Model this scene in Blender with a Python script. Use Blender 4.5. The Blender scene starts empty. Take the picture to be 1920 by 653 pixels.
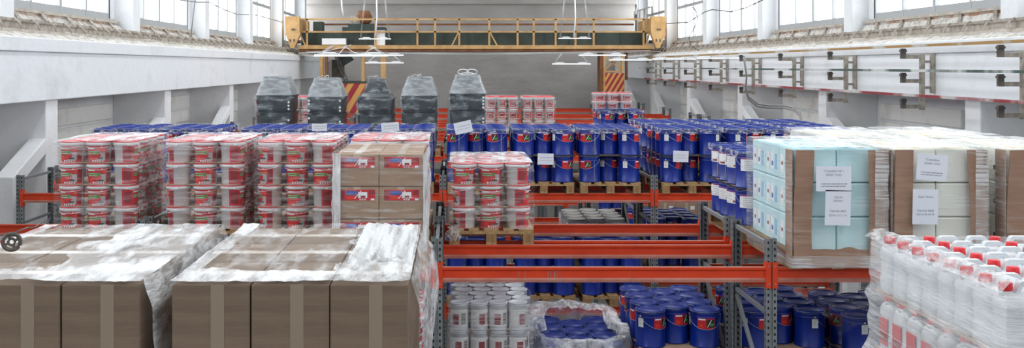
import bpy, math, random
from mathutils import Vector, noise
random.seed(7)
C = bpy.context.scene.collection
E = 4.85                      # eye height; the racks' beam level is 1.69 m below the eye
Z2 = E - 1.69
Z1 = E - 3.19
PI = math.pi

# ------------------------------------------------------------------ materials
def lin(h):
    if isinstance(h, str):
        h = h.lstrip('#'); h = tuple(int(h[i:i+2], 16) / 255 for i in (0, 2, 4))
    return tuple(c / 12.92 if c <= .04045 else ((c + .055) / 1.055) ** 2.4 for c in h) + (1,)
M = {}
def newmat(name):
    m = bpy.data.materials.new(name); m.use_nodes = True
    nt = m.node_tree; nt.nodes.clear()
    out = nt.nodes.new('ShaderNodeOutputMaterial'); M[name] = m
    return m, nt, out
def N(nt, t, **kw):
    n = nt.nodes.new(t)
    for k, v in kw.items():
        if k in n.inputs: n.inputs[k].default_value = v
        else: setattr(n, k, v)
    return n
def tex(nt, scale=(1, 1, 1), rot=(0, 0, 0), ns=5, detail=4, rough=.6, coord='Object'):
    tc = N(nt, 'ShaderNodeTexCoord'); mp = N(nt, 'ShaderNodeMapping')
    mp.inputs['Scale'].default_value = scale; mp.inputs['Rotation'].default_value = rot
    nt.links.new(tc.outputs[coord], mp.inputs[0])
    n = N(nt, 'ShaderNodeTexNoise'); n.inputs['Scale'].default_value = ns
    n.inputs['Detail'].default_value = detail; n.inputs['Roughness'].default_value = rough
    nt.links.new(mp.outputs[0], n.inputs['Vector'])
    return n
def ramp(nt, src, stops):
    r = N(nt, 'ShaderNodeValToRGB'); el = r.color_ramp.elements
    while len(el) < len(stops): el.new(.5)
    for e, (p, c) in zip(el, stops):
        e.position = p; e.color = c if len(c) == 4 else tuple(c) + (1,)
    nt.links.new(src, r.inputs[0]); return r
def mat(name, col, rough=.5, metal=0, col2=None, ns=5, scale=(1, 1, 1), lo=.4, hi=.65, bump=0, bns=40, spec=.5, detail=4, coat=0, coord='Object', bscale=(1, 1, 1)):
    m, nt, out = newmat(name)
    b = N(nt, 'ShaderNodeBsdfPrincipled')
    b.inputs['Base Color'].default_value = lin(col); b.inputs['Roughness'].default_value = rough
    b.inputs['Metallic'].default_value = metal; b.inputs['Specular IOR Level'].default_value = spec
    b.inputs['Coat Weight'].default_value = coat; b.inputs['Coat Roughness'].default_value = .08
    if col2:
        n = tex(nt, scale, ns=ns, detail=detail, coord=coord)
        r = ramp(nt, n.outputs['Fac'], [(lo, lin(col)), (hi, lin(col2))])
        nt.links.new(r.outputs[0], b.inputs['Base Color'])
    if bump:
        n = tex(nt, bscale, ns=bns, detail=5, coord=coord)
        bp = N(nt, 'ShaderNodeBump'); bp.inputs['Strength'].default_value = min(1, bump); bp.inputs['Distance'].default_value = .02 * max(1, bump)
        nt.links.new(n.outputs['Fac'], bp.inputs['Height']); nt.links.new(bp.outputs[0], b.inputs['Normal'])
    nt.links.new(b.outputs[0], out.inputs[0])
    return m
def film(name, scale, rot, ns, lo, hi, f0, f1, tint='#f4f6f8', rough=.22, bump=.5, ns2=2.2):
    """clear stretch film: see-through plastic whose creases scatter white light"""
    m, nt, out = newmat(name)
    a = tex(nt, scale, rot, ns=ns, detail=6, rough=.65)
    c = tex(nt, (1, 1, 1), (0, 0, 0), ns=ns2, detail=3)
    mul = N(nt, 'ShaderNodeMath', operation='MULTIPLY_ADD')
    nt.links.new(c.outputs['Fac'], mul.inputs[0]); mul.inputs[1].default_value = .7; mul.inputs[2].default_value = -.35
    ad = N(nt, 'ShaderNodeMath', operation='ADD')
    nt.links.new(a.outputs['Fac'], ad.inputs[0]); nt.links.new(mul.outputs[0], ad.inputs[1])
    r = ramp(nt, ad.outputs[0], [(lo, (f0,) * 3), (hi, (f1,) * 3)])
    b = N(nt, 'ShaderNodeBsdfPrincipled')
    b.inputs['Base Color'].default_value = lin(tint); b.inputs['Roughness'].default_value = rough
    b.inputs['Specular IOR Level'].default_value = .9
    bp = N(nt, 'ShaderNodeBump'); bp.inputs['Strength'].default_value = bump; bp.inputs['Distance'].default_value = .03
    nt.links.new(a.outputs['Fac'], bp.inputs['Height']); nt.links.new(bp.outputs[0], b.inputs['Normal'])
    tr = N(nt, 'ShaderNodeBsdfTransparent'); mx = N(nt, 'ShaderNodeMixShader')
    nt.links.new(r.outputs[0], mx.inputs[0]); nt.links.new(tr.outputs[0], mx.inputs[1]); nt.links.new(b.outputs[0], mx.inputs[2])
    nt.links.new(mx.outputs[0], out.inputs[0])
    return m

mat('white_wall', '#eef0f3', .85, col2='#dfe0e0', ns=1.1, lo=.5, hi=.75, bump=.6, bns=6)
mat('white_plaster', '#eceff2', .85, col2='#d9dad9', ns=.9, lo=.55, hi=.8, bump=.7, bns=5)
mat('grey_wall', '#b5b1ad', .9, col2='#a29e9a', ns=.5, lo=.4, hi=.7, bump=1.0, bns=2.5, scale=(1, 1, 2.5), bscale=(.5, 1, 2))
mat('lower_wall', '#eeeff1', .9, col2='#dfdfde', ns=.8, lo=.4, hi=.75, bump=.8, bns=4)
mat('brick_white', '#ecebe7', .9, col2='#cbc3ba', ns=1.6, lo=.5, hi=.8, bump=.9, bns=8)
mat('stained', '#b98f72', .9, col2='#dcd6d0', ns=3, lo=.4, hi=.6)
mat('dusty', '#cfc7bb', .95, col2='#a79f94', ns=4, lo=.35, hi=.7, bump=1, bns=20)
mat('rubble', '#dcd8d2', .95, col2='#9d958b', ns=9, lo=.45, hi=.7, bump=1, bns=25)
mat('dusty_steel', '#b5ada2', .8, .05, col2='#8d857b', ns=8)
mat('dark_steel', '#4a4744', .6, .3, col2='#6b635b', ns=8)
mat('concrete', '#5c5a56', .8, col2='#4b4a47', ns=1.5, bump=.2)
mat('ceiling_white', '#c9c9c7', .9)
mat('window_frame', '#b0b2b3', .75)
mat('blue_paint', '#0b2d90', .34, 0, spec=.45, coat=.1, col2='#09267e', ns=6, lo=.45, hi=.6)
mat('navy_lid', '#0b2b80', .38, 0, spec=.25, coat=.08)
mat('steel_ring', '#b9bec6', .3, .9)
mat('wire', '#c9ccce', .35, .6)
mat('label_red', '#c8202c', .5)
mat('label_orange', '#e0381f', .5)
mat('label_green', '#3f9a4a', .5)
mat('label_dark', '#2c3226', .5)
mat('label_white', '#eceded', .5)
mat('label_grey', '#a3a7a8', .5)
mat('label_yellow', '#d8b13a', .5)
mat('label_blue', '#3d5aa8', .5)
mat('label_text', '#70727c', .7)
mat('label_lightblue', '#8fb9da', .6)
mat('white_plastic', '#e9ecee', .38, spec=.5)
mat('red_plastic', '#d8242c', .35, spec=.5)
mat('dark_red', '#8e2430', .5)
mat('tin_white', '#d3d7de', .35, .15)
mat('tin_lid', '#dde2ea', .4, .05)
mat('grey_lid', '#8d8b86', .5)
mat('cardboard', '#a58b75', .8, col2='#98806b', ns=3, scale=(1, 1, 12), lo=.35, hi=.7, bump=.15, bns=30)
mat('cardboard_near', '#836f5d', .85, col2='#6e5d4f', ns=2.2, scale=(1, 1, 9), lo=.35, hi=.7, bump=.12, bns=20, bscale=(1, 1, 8))
mat('cardboard_edge', '#5b4a3d', .9)
mat('corner_board', '#a07d66', .8, col2='#8c6b57', ns=3, scale=(1, 1, 10), lo=.35, hi=.7)
mat('tape', '#b9ab9a', .25, spec=.7)
mat('tape_brown', '#93826f', .4, spec=.6)
mat('beam_pale', '#b0786a', .8, col2='#a36254', ns=4)
mat('jug_handle', '#d3d8dc', .4)
mat('aqua_box', '#bcdde2', .55, col2='#cde8ec', ns=3)
mat('cream_box', '#e4e4da', .6, col2='#eeeee8', ns=3)
mat('wood', '#b59468', .75, col2='#8d6f4c', ns=3, scale=(8, 1, 8), lo=.35, hi=.7, bump=.3, bns=20)
mat('wood_dark', '#a07d55', .75, col2='#79593a', ns=4, scale=(4, 4, 1), bump=.3, bns=20)
mat('orange_paint', '#dc421a', .42, spec=.5, col2='#cf3a18', ns=3, bump=0)
mat('paper', '#dfe2ec', .7)
mat('strap', '#2b2d31', .4)
mat('yellow_paint', '#cfa873', .7, col2='#b98f58', ns=3)
mat('brown_paint', '#8a5a36', .7, col2='#6d452a', ns=3)
mat('green_girder', '#3c4a45', .6, col2='#2e3834', ns=2)
mat('lamp_white', '#f1f3f5', .4)
mat('hazard_red', '#a3303a', .6)
mat('hazard_yellow', '#dca45a', .6)
mat('dark_bale', '#242b31', .4, col2='#353f46', ns=6, lo=.4, hi=.65, bump=.4, bns=10)
mat('bar_yellow', '#a9834b', .6, col2='#c9c3b8', ns=.6, scale=(0.2, 1, 1), lo=.5, hi=.58)
mat('bar_green', '#45594f', .6, col2='#c9ccca', ns=.6, scale=(0.2, 1, 1), lo=.47, hi=.55)
mat('bar_red', '#8e2f35', .6, col2='#c4bdbb', ns=.7, scale=(0.2, 1, 1), lo=.47, hi=.56)
mat('cap_red', '#d3202a', .4)
mat('jug_white', '#dadee1', .35, spec=.5)
mat('cable_grey', '#8e8e8c', .6)
film('film_side', (1.2, 1.2, 18), (.12, .1, 0), 3.2, .44, .78, .06, .6)
film('film_bucket', (1.0, 1.0, 10), (.35, .2, 0), 3.0, .5, .82, .03, .55)
film('film_bucket_right', (1.0, 2.0, 9), (.55, .2, 0), 3.4, .42, .72, .12, .75)
film('film_top', (5, 1.1, 3), (0, 0, .45), 2.6, .42, .68, .3, .93, rough=.25, ns2=3)
film('film_boxtop', (6, 1.4, 3), (0, 0, .55), 2.0, .45, .85, .06, .8, rough=.22, bump=.5, ns2=2.2)
film('film_gloss', (5, 1.1, 3), (0, 0, .6), 3.0, .4, .68, .3, .9, rough=.22, bump=.4, ns2=2.6)
film('film_pleat', (26, 1.5, 2), (0, 0, -.42), 1.2, .34, .62, .3, .95, rough=.25, bump=.9, ns2=1)
film('film_skirt', (1.5, 1.5, 6), (.9, .5, 0), 3.5, .38, .7, .15, .85, rough=.2, bump=.7)
film('film_wide', (1.0, 1.0, 26), (.1, -.12, 0), 3.4, .46, .78, .22, .8, ns2=2.5)
film('film_box', (1.0, 1.0, 26), (.1, -.12, 0), 3.4, .5, .85, .08, .62, ns2=2.5)
film('film_clear', (1.0, 1.0, 20), (.1, .1, 0), 3.4, .55, .9, .02, .35, ns2=3)
film('film_veil', (1.0, 3, 9), (.2, .2, .3), 5, .42, .72, .12, .75, rough=.2, bump=.8, ns2=4)
film('film_cap', (1.5, 1.5, 7), (.8, .6, 0), 3, .34, .95, .24, .75, tint='#dfe6ea', rough=.2, bump=.6)
film('film_bale', (1.6, 1.6, 5), (.6, .5, 0), 2.6, .54, .8, .06, .6, tint='#c8d4da', rough=.15, bump=1.0)
film('film_crumple', (2, 2, 2), (0, 0, 0), 5, .42, .66, .25, .85, rough=.15, bump=1.0)
film('film_shine', (1, 1, 4), (.3, .3, 0), 9, .5, .66, .04, .8, rough=.15, bump=1.0, ns2=8)
# perforated galvanised steel: punched slots in two columns
def perforated():
    m, nt, out = newmat('galvanised')
    tc = N(nt, 'ShaderNodeTexCoord'); sp = N(nt, 'ShaderNodeSeparateXYZ'); nt.links.new(tc.outputs['Object'], sp.inputs[0])
    def mth(op, a, b=None):
        n = N(nt, 'ShaderNodeMath', operation=op)
        for i, v in enumerate((a, b)):
            if v is None: continue
            if isinstance(v, (int, float)): n.inputs[i].default_value = v
            else: nt.links.new(v, n.inputs[i])
        return n.outputs[0]
    ax = mth('ABSOLUTE', sp.outputs[0])
    a1 = mth('LESS_THAN', mth('ABSOLUTE', mth('SUBTRACT', ax, .027)), .0075)
    side = mth('GREATER_THAN', ax, .0445)
    a2 = mth('MULTIPLY', side, mth('LESS_THAN', mth('ABSOLUTE', mth('SUBTRACT', sp.outputs[1], .035)), .009))
    col = mth('MAXIMUM', a1, a2)
    zz = mth('LESS_THAN', mth('FRACT', mth('MULTIPLY', sp.outputs[2], 1 / .055)), .42)
    mask = mth('MULTIPLY', col, zz)
    n = tex(nt, ns=5); r = ramp(nt, n.outputs['Fac'], [(.35, lin('#8f9496')), (.7, lin('#7c8183'))])
    mx = N(nt, 'ShaderNodeMix', data_type='RGBA')
    nt.links.new(mask, mx.inputs[0]); nt.links.new(r.outputs[0], mx.inputs[6]); mx.inputs[7].default_value = lin('#17181a')
    b = N(nt, 'ShaderNodeBsdfPrincipled'); b.inputs['Roughness'].default_value = .45; b.inputs['Metallic'].default_value = .35
    nt.links.new(mx.outputs[2], b.inputs['Base Color']); nt.links.new(b.outputs[0], out.inputs[0])
perforated()
mat('galv_plain', '#8f9496', .45, .35)
def glassmat():
    m, nt, out = newmat('window_glass')
    tr = N(nt, 'ShaderNodeBsdfTransparent'); gl = N(nt, 'ShaderNodeBsdfGlossy'); gl.inputs['Roughness'].default_value = .05
    mx = N(nt, 'ShaderNodeMixShader'); mx.inputs[0].default_value = .06
    nt.links.new(tr.outputs[0], mx.inputs[1]); nt.links.new(gl.outputs[0], mx.inputs[2]); nt.links.new(mx.outputs[0], out.inputs[0])
glassmat()

# ------------------------------------------------------------------ mesh helpers
class MB:
    def __init__(s): s.v, s.f, s.m, s.s = [], [], [], []
    def add(s, vs, fs, m=0, smooth=False):
        b = len(s.v); s.v += [tuple(p) for p in vs]
        for f in fs: s.f.append(tuple(b + i for i in f)); s.m.append(m); s.s.append(smooth)
        return s
    def box(s, x0, x1, y0, y1, z0, z1, m=0):
        vs = [(x, y, z) for z in (z0, z1) for y in (y0, y1) for x in (x0, x1)]
        return s.add(vs, [(0, 2, 3, 1), (4, 5, 7, 6), (0, 1, 5, 4), (2, 6, 7, 3), (0, 4, 6, 2), (1, 3, 7, 5)], m)
    def lathe(s, prof, n=24, m=0, smooth=True, c=(0, 0)):
        vs = []; k = len(prof)
        for i in range(n):
            a = 2 * PI * i / n
            for r, z in prof: vs.append((c[0] + r * math.cos(a), c[1] + r * math.sin(a), z))
        fs = []
        for i in range(n):
            j = (i + 1) % n
            for q in range(k - 1): fs.append((i * k + q, j * k + q, j * k + q + 1, i * k + q + 1))
        if prof[0][0] > 1e-4: fs.append(tuple(i * k for i in range(n))[::-1])
        if prof[-1][0] > 1e-4: fs.append(tuple(i * k + k - 1 for i in range(n)))
        return s.add(vs, fs, m, smooth)
    def tube(s, pts, r, n=6, m=0, closed=False, smooth=True):
        pts = [Vector(p) for p in pts]; vs = []; L = len(pts)
        for i, p in enumerate(pts):
            if closed: d = pts[(i + 1) % L] - pts[i - 1]
            else: d = pts[min(i + 1, L - 1)] - pts[max(i - 1, 0)]
            d.normalize(); up = Vector((0, 0, 1)) if abs(d.z) < .9 else Vector((1, 0, 0))
            a = d.cross(up).normalized(); b = d.cross(a)
            for q in range(n):
                t = 2 * PI * q / n + PI / n; vs.append(p + r * (math.cos(t) * a + math.sin(t) * b))
        fs = []
        for i in range(L if closed else L - 1):
            j = (i + 1) % L
            for q in range(n): fs.append((i * n + q, i * n + (q + 1) % n, j * n + (q + 1) % n, j * n + q))
        if not closed: fs += [tuple(range(n))[::-1], tuple((L - 1) * n + q for q in range(n))]
        return s.add(vs, fs, m, smooth)
    def bar(s, p, q, w, h, m=0):
        """rectangular bar from p to q, w across (horizontal), h the other way"""
        p, q = Vector(p), Vector(q); d = (q - p).normalized()
        up = Vector((0, 0, 1)) if abs(d.z) < .95 else Vector((0, 1, 0))
        a = d.cross(up).normalized() * w / 2; b = d.cross(a).normalized() * h / 2
        vs = [c + sa * a + sb * b for c in (p, q) for sa, sb in ((-1, -1), (1, -1), (1, 1), (-1, 1))]
        return s.add(vs, [(0, 1, 2, 3), (7, 6, 5, 4), (0, 4, 5, 1), (1, 5, 6, 2), (2, 6, 7, 3), (3, 7, 4, 0)], m)
    def prism(s, poly, axis, a0, a1, m=0):
        """poly: 2-D outline extruded along an axis ('x': (y,z), 'y': (x,z), 'z': (x,y))"""
        k = len(poly); f = {'x': lambda p, t: (t, p[0], p[1]), 'y': lambda p, t: (p[0], t, p[1]), 'z': lambda p, t: (p[0], p[1], t)}[axis]
        vs = [f(p, a0) for p in poly] + [f(p, a1) for p in poly]
        fs = [tuple(range(k))[::-1], tuple(range(k, 2 * k))] + [(i, (i + 1) % k, k + (i + 1) % k, k + i) for i in range(k)]
        return s.add(vs, fs, m)
    def grid(s, fn, nu, nv, m=0, smooth=True, mfn=None):
        vs = [fn(i / nu, j / nv) for i in range(nu + 1) for j in range(nv + 1)]
        b = len(s.v); s.v += [tuple(p) for p in vs]
        for i in range(nu):
            for j in range(nv):
                k = b + i * (nv + 1) + j
                s.f.append((k, k + nv + 1, k + nv + 2, k + 1)); s.m.append(mfn(i / nu, j / nv) if mfn else m); s.s.append(smooth)
        return s
    def build(s, name, mats, parent=None, loc=(0, 0, 0), rot=0, bevel=0, fix=True):
        me = bpy.data.meshes.new(name); me.from_pydata(s.v, [], s.f)
        if isinstance(mats, str): mats = [mats]
        for x in mats: me.materials.append(M[x])
        me.polygons.foreach_set('material_index', s.m); me.polygons.foreach_set('use_smooth', s.s)
        if fix:
            import bmesh
            bm = bmesh.new(); bm.from_mesh(me); bmesh.ops.recalc_face_normals(bm, faces=bm.faces); bm.to_mesh(me); bm.free()
        me.update()
        o = bpy.data.objects.new(name, me); C.objects.link(o); o.parent = parent; o.location = loc; o.rotation_euler = (0, 0, rot)
        if any(s.s) and not all(s.s):
            pass
        if bevel:
            b = o.modifiers.new('bevel', 'BEVEL'); b.width = bevel; b.segments = 2; b.limit_method = 'ANGLE'
        return o
def tag(o, label, cat, group=None, kind=None):
    if label: o['label'] = label
    if cat: o['category'] = cat
    if group: o['group'] = group
    if kind: o['kind'] = kind
    return o
def empty(name, loc=(0, 0, 0), rot=0):
    o = bpy.data.objects.new(name, None); C.objects.link(o); o.location = loc; o.rotation_euler = (0, 0, rot); return o
def struct(o): o['kind'] = 'structure'; return o
KIDS = {}
def kids(o):
    if o.name not in KIDS: KIDS[o.name] = [c for c in bpy.data.objects if c.parent == o]
    return KIDS[o.name]
USED = set()
def dup(proto, loc, rot=0, label=None, group=None, scale=None, keep=None):
    """a copy of a thing with copies of its parts and sub-parts; the first call places the thing itself"""
    ks = [(k, kids(k)) for k in kids(proto)]
    if proto.name not in USED:
        USED.add(proto.name); r = proto
    else:
        r = proto.copy(); C.objects.link(r)
        for k, sub in ks:
            c = k.copy(); C.objects.link(c); c.parent = r
            for q in sub:
                d = q.copy(); C.objects.link(d); d.parent = c
    r.location = loc; r.rotation_euler = (0, 0, rot)
    if scale: r.scale = scale
    if label: r['label'] = label
    if group: r['group'] = group
    return r
def nz(x, y, z, s=1, seed=0): return noise.noise(Vector((x * s + seed * 7.3, y * s - seed * 3.1, z * s + seed)))
def text_faces(mb, txt, size, place, m, bold=0):
    """writing as flat letter shapes; place maps (x, y) of the text plane to a point"""
    cu = bpy.data.curves.new('t', 'FONT'); cu.body = txt; cu.size = size; cu.align_x = 'CENTER'; cu.resolution_u = 2; cu.offset = bold
    o = bpy.data.objects.new('t', cu); C.objects.link(o)
    dg = bpy.context.evaluated_depsgraph_get(); me = bpy.data.meshes.new_from_object(o.evaluated_get(dg))
    mb.add([place(v.co.x, v.co.y) for v in me.vertices], [tuple(p.vertices) for p in me.polygons], m)
    bpy.data.objects.remove(o); bpy.data.curves.remove(cu); bpy.data.meshes.remove(me)

# ------------------------------------------------------------------ camera
cam = bpy.data.cameras.new('camera'); co = bpy.data.objects.new('camera', cam); C.objects.link(co)
co.location = (0, 0, E); co.rotation_euler = (PI / 2, 0, 0)
cam.sensor_width = 36; cam.lens = 36 * 1900 / 1920
cam.shift_x = (960 - 850) / 1920; cam.shift_y = -(326.5 - 124) / 1920
cam.clip_end = 200
bpy.context.scene.camera = co

# ------------------------------------------------------------------ hall shell
Y0, Y1 = -8.0, 47.6
ZR = E + 6.0
YC = [-9.2, -3.1, 3.0, 9.1, 15.2, 21.3, 27.35, 33.3, 39.4, 45.4]      # far faces of the wall columns
struct(MB().box(-9, 11, Y0, Y1 + .4, -.1, 0).build('floor', 'concrete'))
struct(MB().box(-9, 11, Y1, Y1 + .4, 0, ZR).build('wall_back', 'grey_wall'))
struct(MB().box(-9, 11, Y0 - .4, Y0, 0, ZR).build('wall_front', 'white_wall'))
# roof with two open rooflights
YSK = -6.5
cm = MB(); skl = [(-3.6, -2.2), (3.4, 4.8)]
xs = [-9] + [a for p in skl for a in p] + [11]
for i in range(0, len(xs), 2): cm.box(xs[i], xs[i + 1], Y0, Y1 + .4, ZR, ZR + .2)
for a, b in skl:
    cm.box(a, b, Y0, YSK, ZR, ZR + .2); cm.box(a, b, Y1 - 9, Y1 + .4, ZR, ZR + .2)
struct(cm.build('ceiling', 'ceiling_white'))
for k, (a, b) in enumerate(skl):
    w = MB()
    for y in [YSK + i * 2 for i in range(0, 24)]:
        if y < Y1 - 9: w.box(a, b, y, y + .06, ZR, ZR + .08)
    struct(w.build('window_%d' % (k + 31), 'window_frame'))
# side walls: XL / XR = inner face of the lower wall
XL, XR = -7.0, 8.73
ZS, ZT = E + .95, E + 3.9           # sill and head of the high windows
def sidewall(sign, xw, xwin, name):
    w = MB()
    def bx(xa, xb, y0, y1, z0, z1, m=0): w.box(min(xa, xb), max(xa, xb), y0, y1, z0, z1, m)
    out = sign * 2.2
    bx(xw, xw + sign * .3, Y0, Y1, 0, E - .4)
    bx(xwin + sign * .1, xw + sign * 1.2, Y0, Y1, E + .2, ZS)       # below the windows
    bx(xw, xw + sign * 1.2, Y0, Y1, E - .45, E + .25)
    bx(xwin, xw + sign * 1.2, Y0, Y1, ZT, ZR)
    for yc in YC + [51.4]: bx(xwin, xwin + sign * .4, max(Y0, yc - .75), min(Y1, yc + .3), ZS, ZT)
    bx(xwin, xwin + sign * .4, Y0, -3.0, ZS, ZT)
    return struct(w.build(name, 'white_wall'))
XWL, XWR = -6.98, 8.55
sidewall(-1, XL, XWL, 'wall_left'); sidewall(1, XR, XWR, 'wall_right')
n_tr = [0]
def trim(mb, m, **k):
    n_tr[0] += 1
    return struct(mb.build('trim_%d' % n_tr[0], m, **k))
# back wall ledge and pilasters
trim(MB().box(-7, 8.8, Y1 - .35, Y1, E + 2.9, E + 3.3), 'grey_wall')
trim(MB().box(-6.98, -6.2, Y1 - .3, Y1, 0, E - .2), 'grey_wall')
# upper columns between the windows, lower columns under the girder
for side, xu, xwin, xlo, xhi in ((-1, -6.58, XWL, -5.93, XL), (1, 8.2, XWR, 7.67, XR)):
    for yc in YC:
        if yc < 0: continue
        a, b = sorted((xu, xwin + side * .05))
        mb = MB().grid(lambda u, v: (0, 0, 0), 1, 1) if False else MB()
        mb.box(a, b, yc - .45, yc, E + .35, ZR - .02)
        trim(mb, 'white_plaster', bevel=.02)
        a, b = sorted((xlo, xhi)); mb = MB().box(a, b, yc - .45, yc, 0, E - .5)
        # slanted knee brace running down towards the camera
        mb.prism([(yc - .44, E - 1.05), (yc - 1.55, E - 1.5), (yc - 1.55, 0), (yc - 1.3, 0), (yc - 1.3, E - 1.62), (yc - .44, E - 1.28)], 'x', a + (0 if side > 0 else .82), b - (0 if side < 0 else .82), 0)
        trim(mb, ['lower_wall'], bevel=.015)
# recessed brick panels between lower columns
for side, xw in ((-1, XL), (1, XR)):
    for i in range(3, len(YC) - 1):
        y0, y1 = YC[i] + .9, YC[i + 1] - 1.2
        mb = MB()
        a, b = sorted((xw, xw - side * .07))
        for k in range(6):
            z = E - .75 - k * .36
            mb.box(a, b, y0 + 1.2 + .06 * (k % 2), y1 + .5, z - .32, z)
        trim(mb, 'brick_white', bevel=.02)
# crane girders
for side, xf in ((-1, -5.87), (1, 7.6)):
    xb = XL if side < 0 else XR
    a, b = sorted((xf, xb)); mb = MB()
    fx = xf
    def face(u, v, xf=xf, side=side):
        y = Y0 + u * (Y1 - Y0); z = E - .5 + v * .68
        return (xf - side * -.0 + side * .012 * (nz(0, y, z, 1.7) - .5), y, z)
    mb.box(a, b, Y0, Y1, E - .5, E + .2)
    a2, b2 = sorted((xf - side * .035, xb))
    mb.box(a2, b2, Y0, Y1, E + .2, E + .4)
    trim(mb, 'white_plaster', bevel=.015)
    # dusty runway on top of the girder
    def run(u, v, side=side, xf=xf, xb=xb):
        y = Y0 + 12 + u * (Y1 - Y0 - 12); x = xf + side * (-.03 + v * (abs(xb - xf) - .1))
        return (x, y, E + .392 + (.02 + .05 * (nz(x, y, 0, 3) + .6)) * min(1, v * 4) + .22 * v)
    rb = MB().grid(run, 240, 8); tag(rb.build('plaster_rubble', 'rubble'), None, None, kind='structure')
# ------------------------------------------------------------------ high windows
wn = 0
for side, xw in ((-1, XWL), (1, XWR)):
    for i in range(1, len(YC) - 1):
        y0, y1 = YC[i] + .3, YC[i + 1] - .75
        wn += 1
        fr = MB(); a, b = sorted((xw, xw + side * .08)); t = .05
        ys = [y0 + (y1 - y0) * k / 4 for k in range(5)]
        for k, y in enumerate(ys):
            t2 = .05 if k in (0, 2, 4) else .03
            fr.box(a, b, y - t2, y + t2, ZS, ZT)
        for z, tt in ((ZS + .06, .06), (E + 2.22, .05), (ZT - .05, .05)): fr.box(a + .005, b - .005, y0 + .003, y1 - .003, z - tt, z + tt)
        a, b = sorted((xw - side * .12, xw + side * .1)); fr.box(a, b, y0, y1, ZS - .04, ZS - .001)
        w = struct(fr.build('window_%d' % wn, 'window_frame'))
        g = MB().box(min(xw + side * .076, xw + side * .08), max(xw + side * .076, xw + side * .08), y0, y1, ZS + .1, ZT - .08)
        g.build('window_pane', 'window_glass', w)
        # stained masonry under the sill
        a, b = sorted((xw - side * .1, xw + side * .05)); trim(MB().box(a, b, y0, y1, ZS - .16, ZS - .045), 'stained')
for side, xw in ((-1, XWL), (1, XWR)):                       # daylight portals (openings of the room)
    li = bpy.data.lights.new('daylight_portal', 'AREA'); li.shape = 'RECTANGLE'; li.size = ZT - ZS; li.size_y = Y1 - Y0
    li.cycles.is_portal = True
    o = bpy.data.objects.new('daylight_portal', li); C.objects.link(o); o.location = (xw + side * .35, (Y0 + Y1) / 2, (ZS + ZT) / 2)
    o.rotation_euler = (0, side * PI / 2, 0)
for a, b in skl:
    li = bpy.data.lights.new('daylight_portal', 'AREA'); li.shape = 'RECTANGLE'; li.size = b - a; li.size_y = Y1 - 9 - YSK
    li.cycles.is_portal = True
    o = bpy.data.objects.new('daylight_portal', li); C.objects.link(o); o.location = ((a + b) / 2, YSK + li.size_y / 2, ZR + .3)

# ------------------------------------------------------------------ crane rails with clips, struts
for side, xf in ((-1, -5.87), (1, 7.6)):
    w = 'window side ' + ('left of' if side < 0 else 'right of')
    rt = empty('crane_rail', (xf + side * .45, 0, E + .5))
    nm = 'left' if side < 0 else 'right'
    tag(rt, 'dusty steel crane rail on the %s girder, with bent clips' % nm, 'rail')
    p = [(-.07, 0), (.07, 0), (.07, .03), (.02, .05), (.02, .13), (.045, .15), (.045, .19), (-.045, .19), (-.045, .15), (-.02, .13), (-.02, .05), (-.07, .03)]
    MB().prism(p, 'y', Y0 + 12, Y1, 0).build('rail_profile', 'dusty_steel', rt)
    bb = MB().box(-side * .2 - .06, -side * .2 + .06, Y0 + 12, Y1, -.06, .02); bb.build('base_channel', 'dusty', rt)
    y = 9.5; k = 0
    proto = None
    while y < 45:
        if proto is None:
            cl = MB(); s = -side
            cl.tube([(.0, 0, .15), (s * .06, -.02, .19), (s * .16, -.06, .12), (s * .22, -.1, .0), (s * .3, -.12, -.08)], .014, 5)
            proto = cl.build('rail_clip', 'dusty_steel', rt, (0, y, 0)); o = proto
        else:
            o = proto.copy(); C.objects.link(o); o.location = (0, y, 0)
        y += .62
    # sloping board lining with struts between columns
    for i in range(2, len(YC) - 1):
        y0, y1 = YC[i] + .05, YC[i + 1] - .5
        xw = XWL if side < 0 else XWR
        xa, xb = xf + side * .62, xw - side * .12
        b = MB()
        def slope(u, v, xa=xa, xb=xb, y0=y0, y1=y1):
            return (xa + v * (xb - xa), y0 + u * (y1 - y0), E + .5 + v * .32 + .02 * nz(u * 9, v * 3, y0, 2))
        b.grid(slope, 40, 4); trim(b, 'rubble')
        st = empty('strut_row', ((xa + xb) / 2, y0, E + .6))
        pos = ['second', 'third', 'fourth', 'fifth', 'sixth', 'seventh', 'eighth'][i - 2]
        tag(st, 'slanting wooden laths under the %s window on the %s wall' % (pos, nm), 'lath', 'laths under the windows')
        for q in range(5):
            yy = .4 + q * (y1 - y0 - .6) / 4.5
            MB().bar(((xa - (xa + xb) / 2), yy - .25, -.02), ((xb - (xa + xb) / 2), yy + .1, .28), .05, .03).build('lath', 'dusty_steel', st)
        MB().box(-.02, .02, 0, y1 - y0, .27, .32).build('rail_batten', 'dusty', st, ((xb - xa) / 2 * 1.0, 0, 0))

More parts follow.
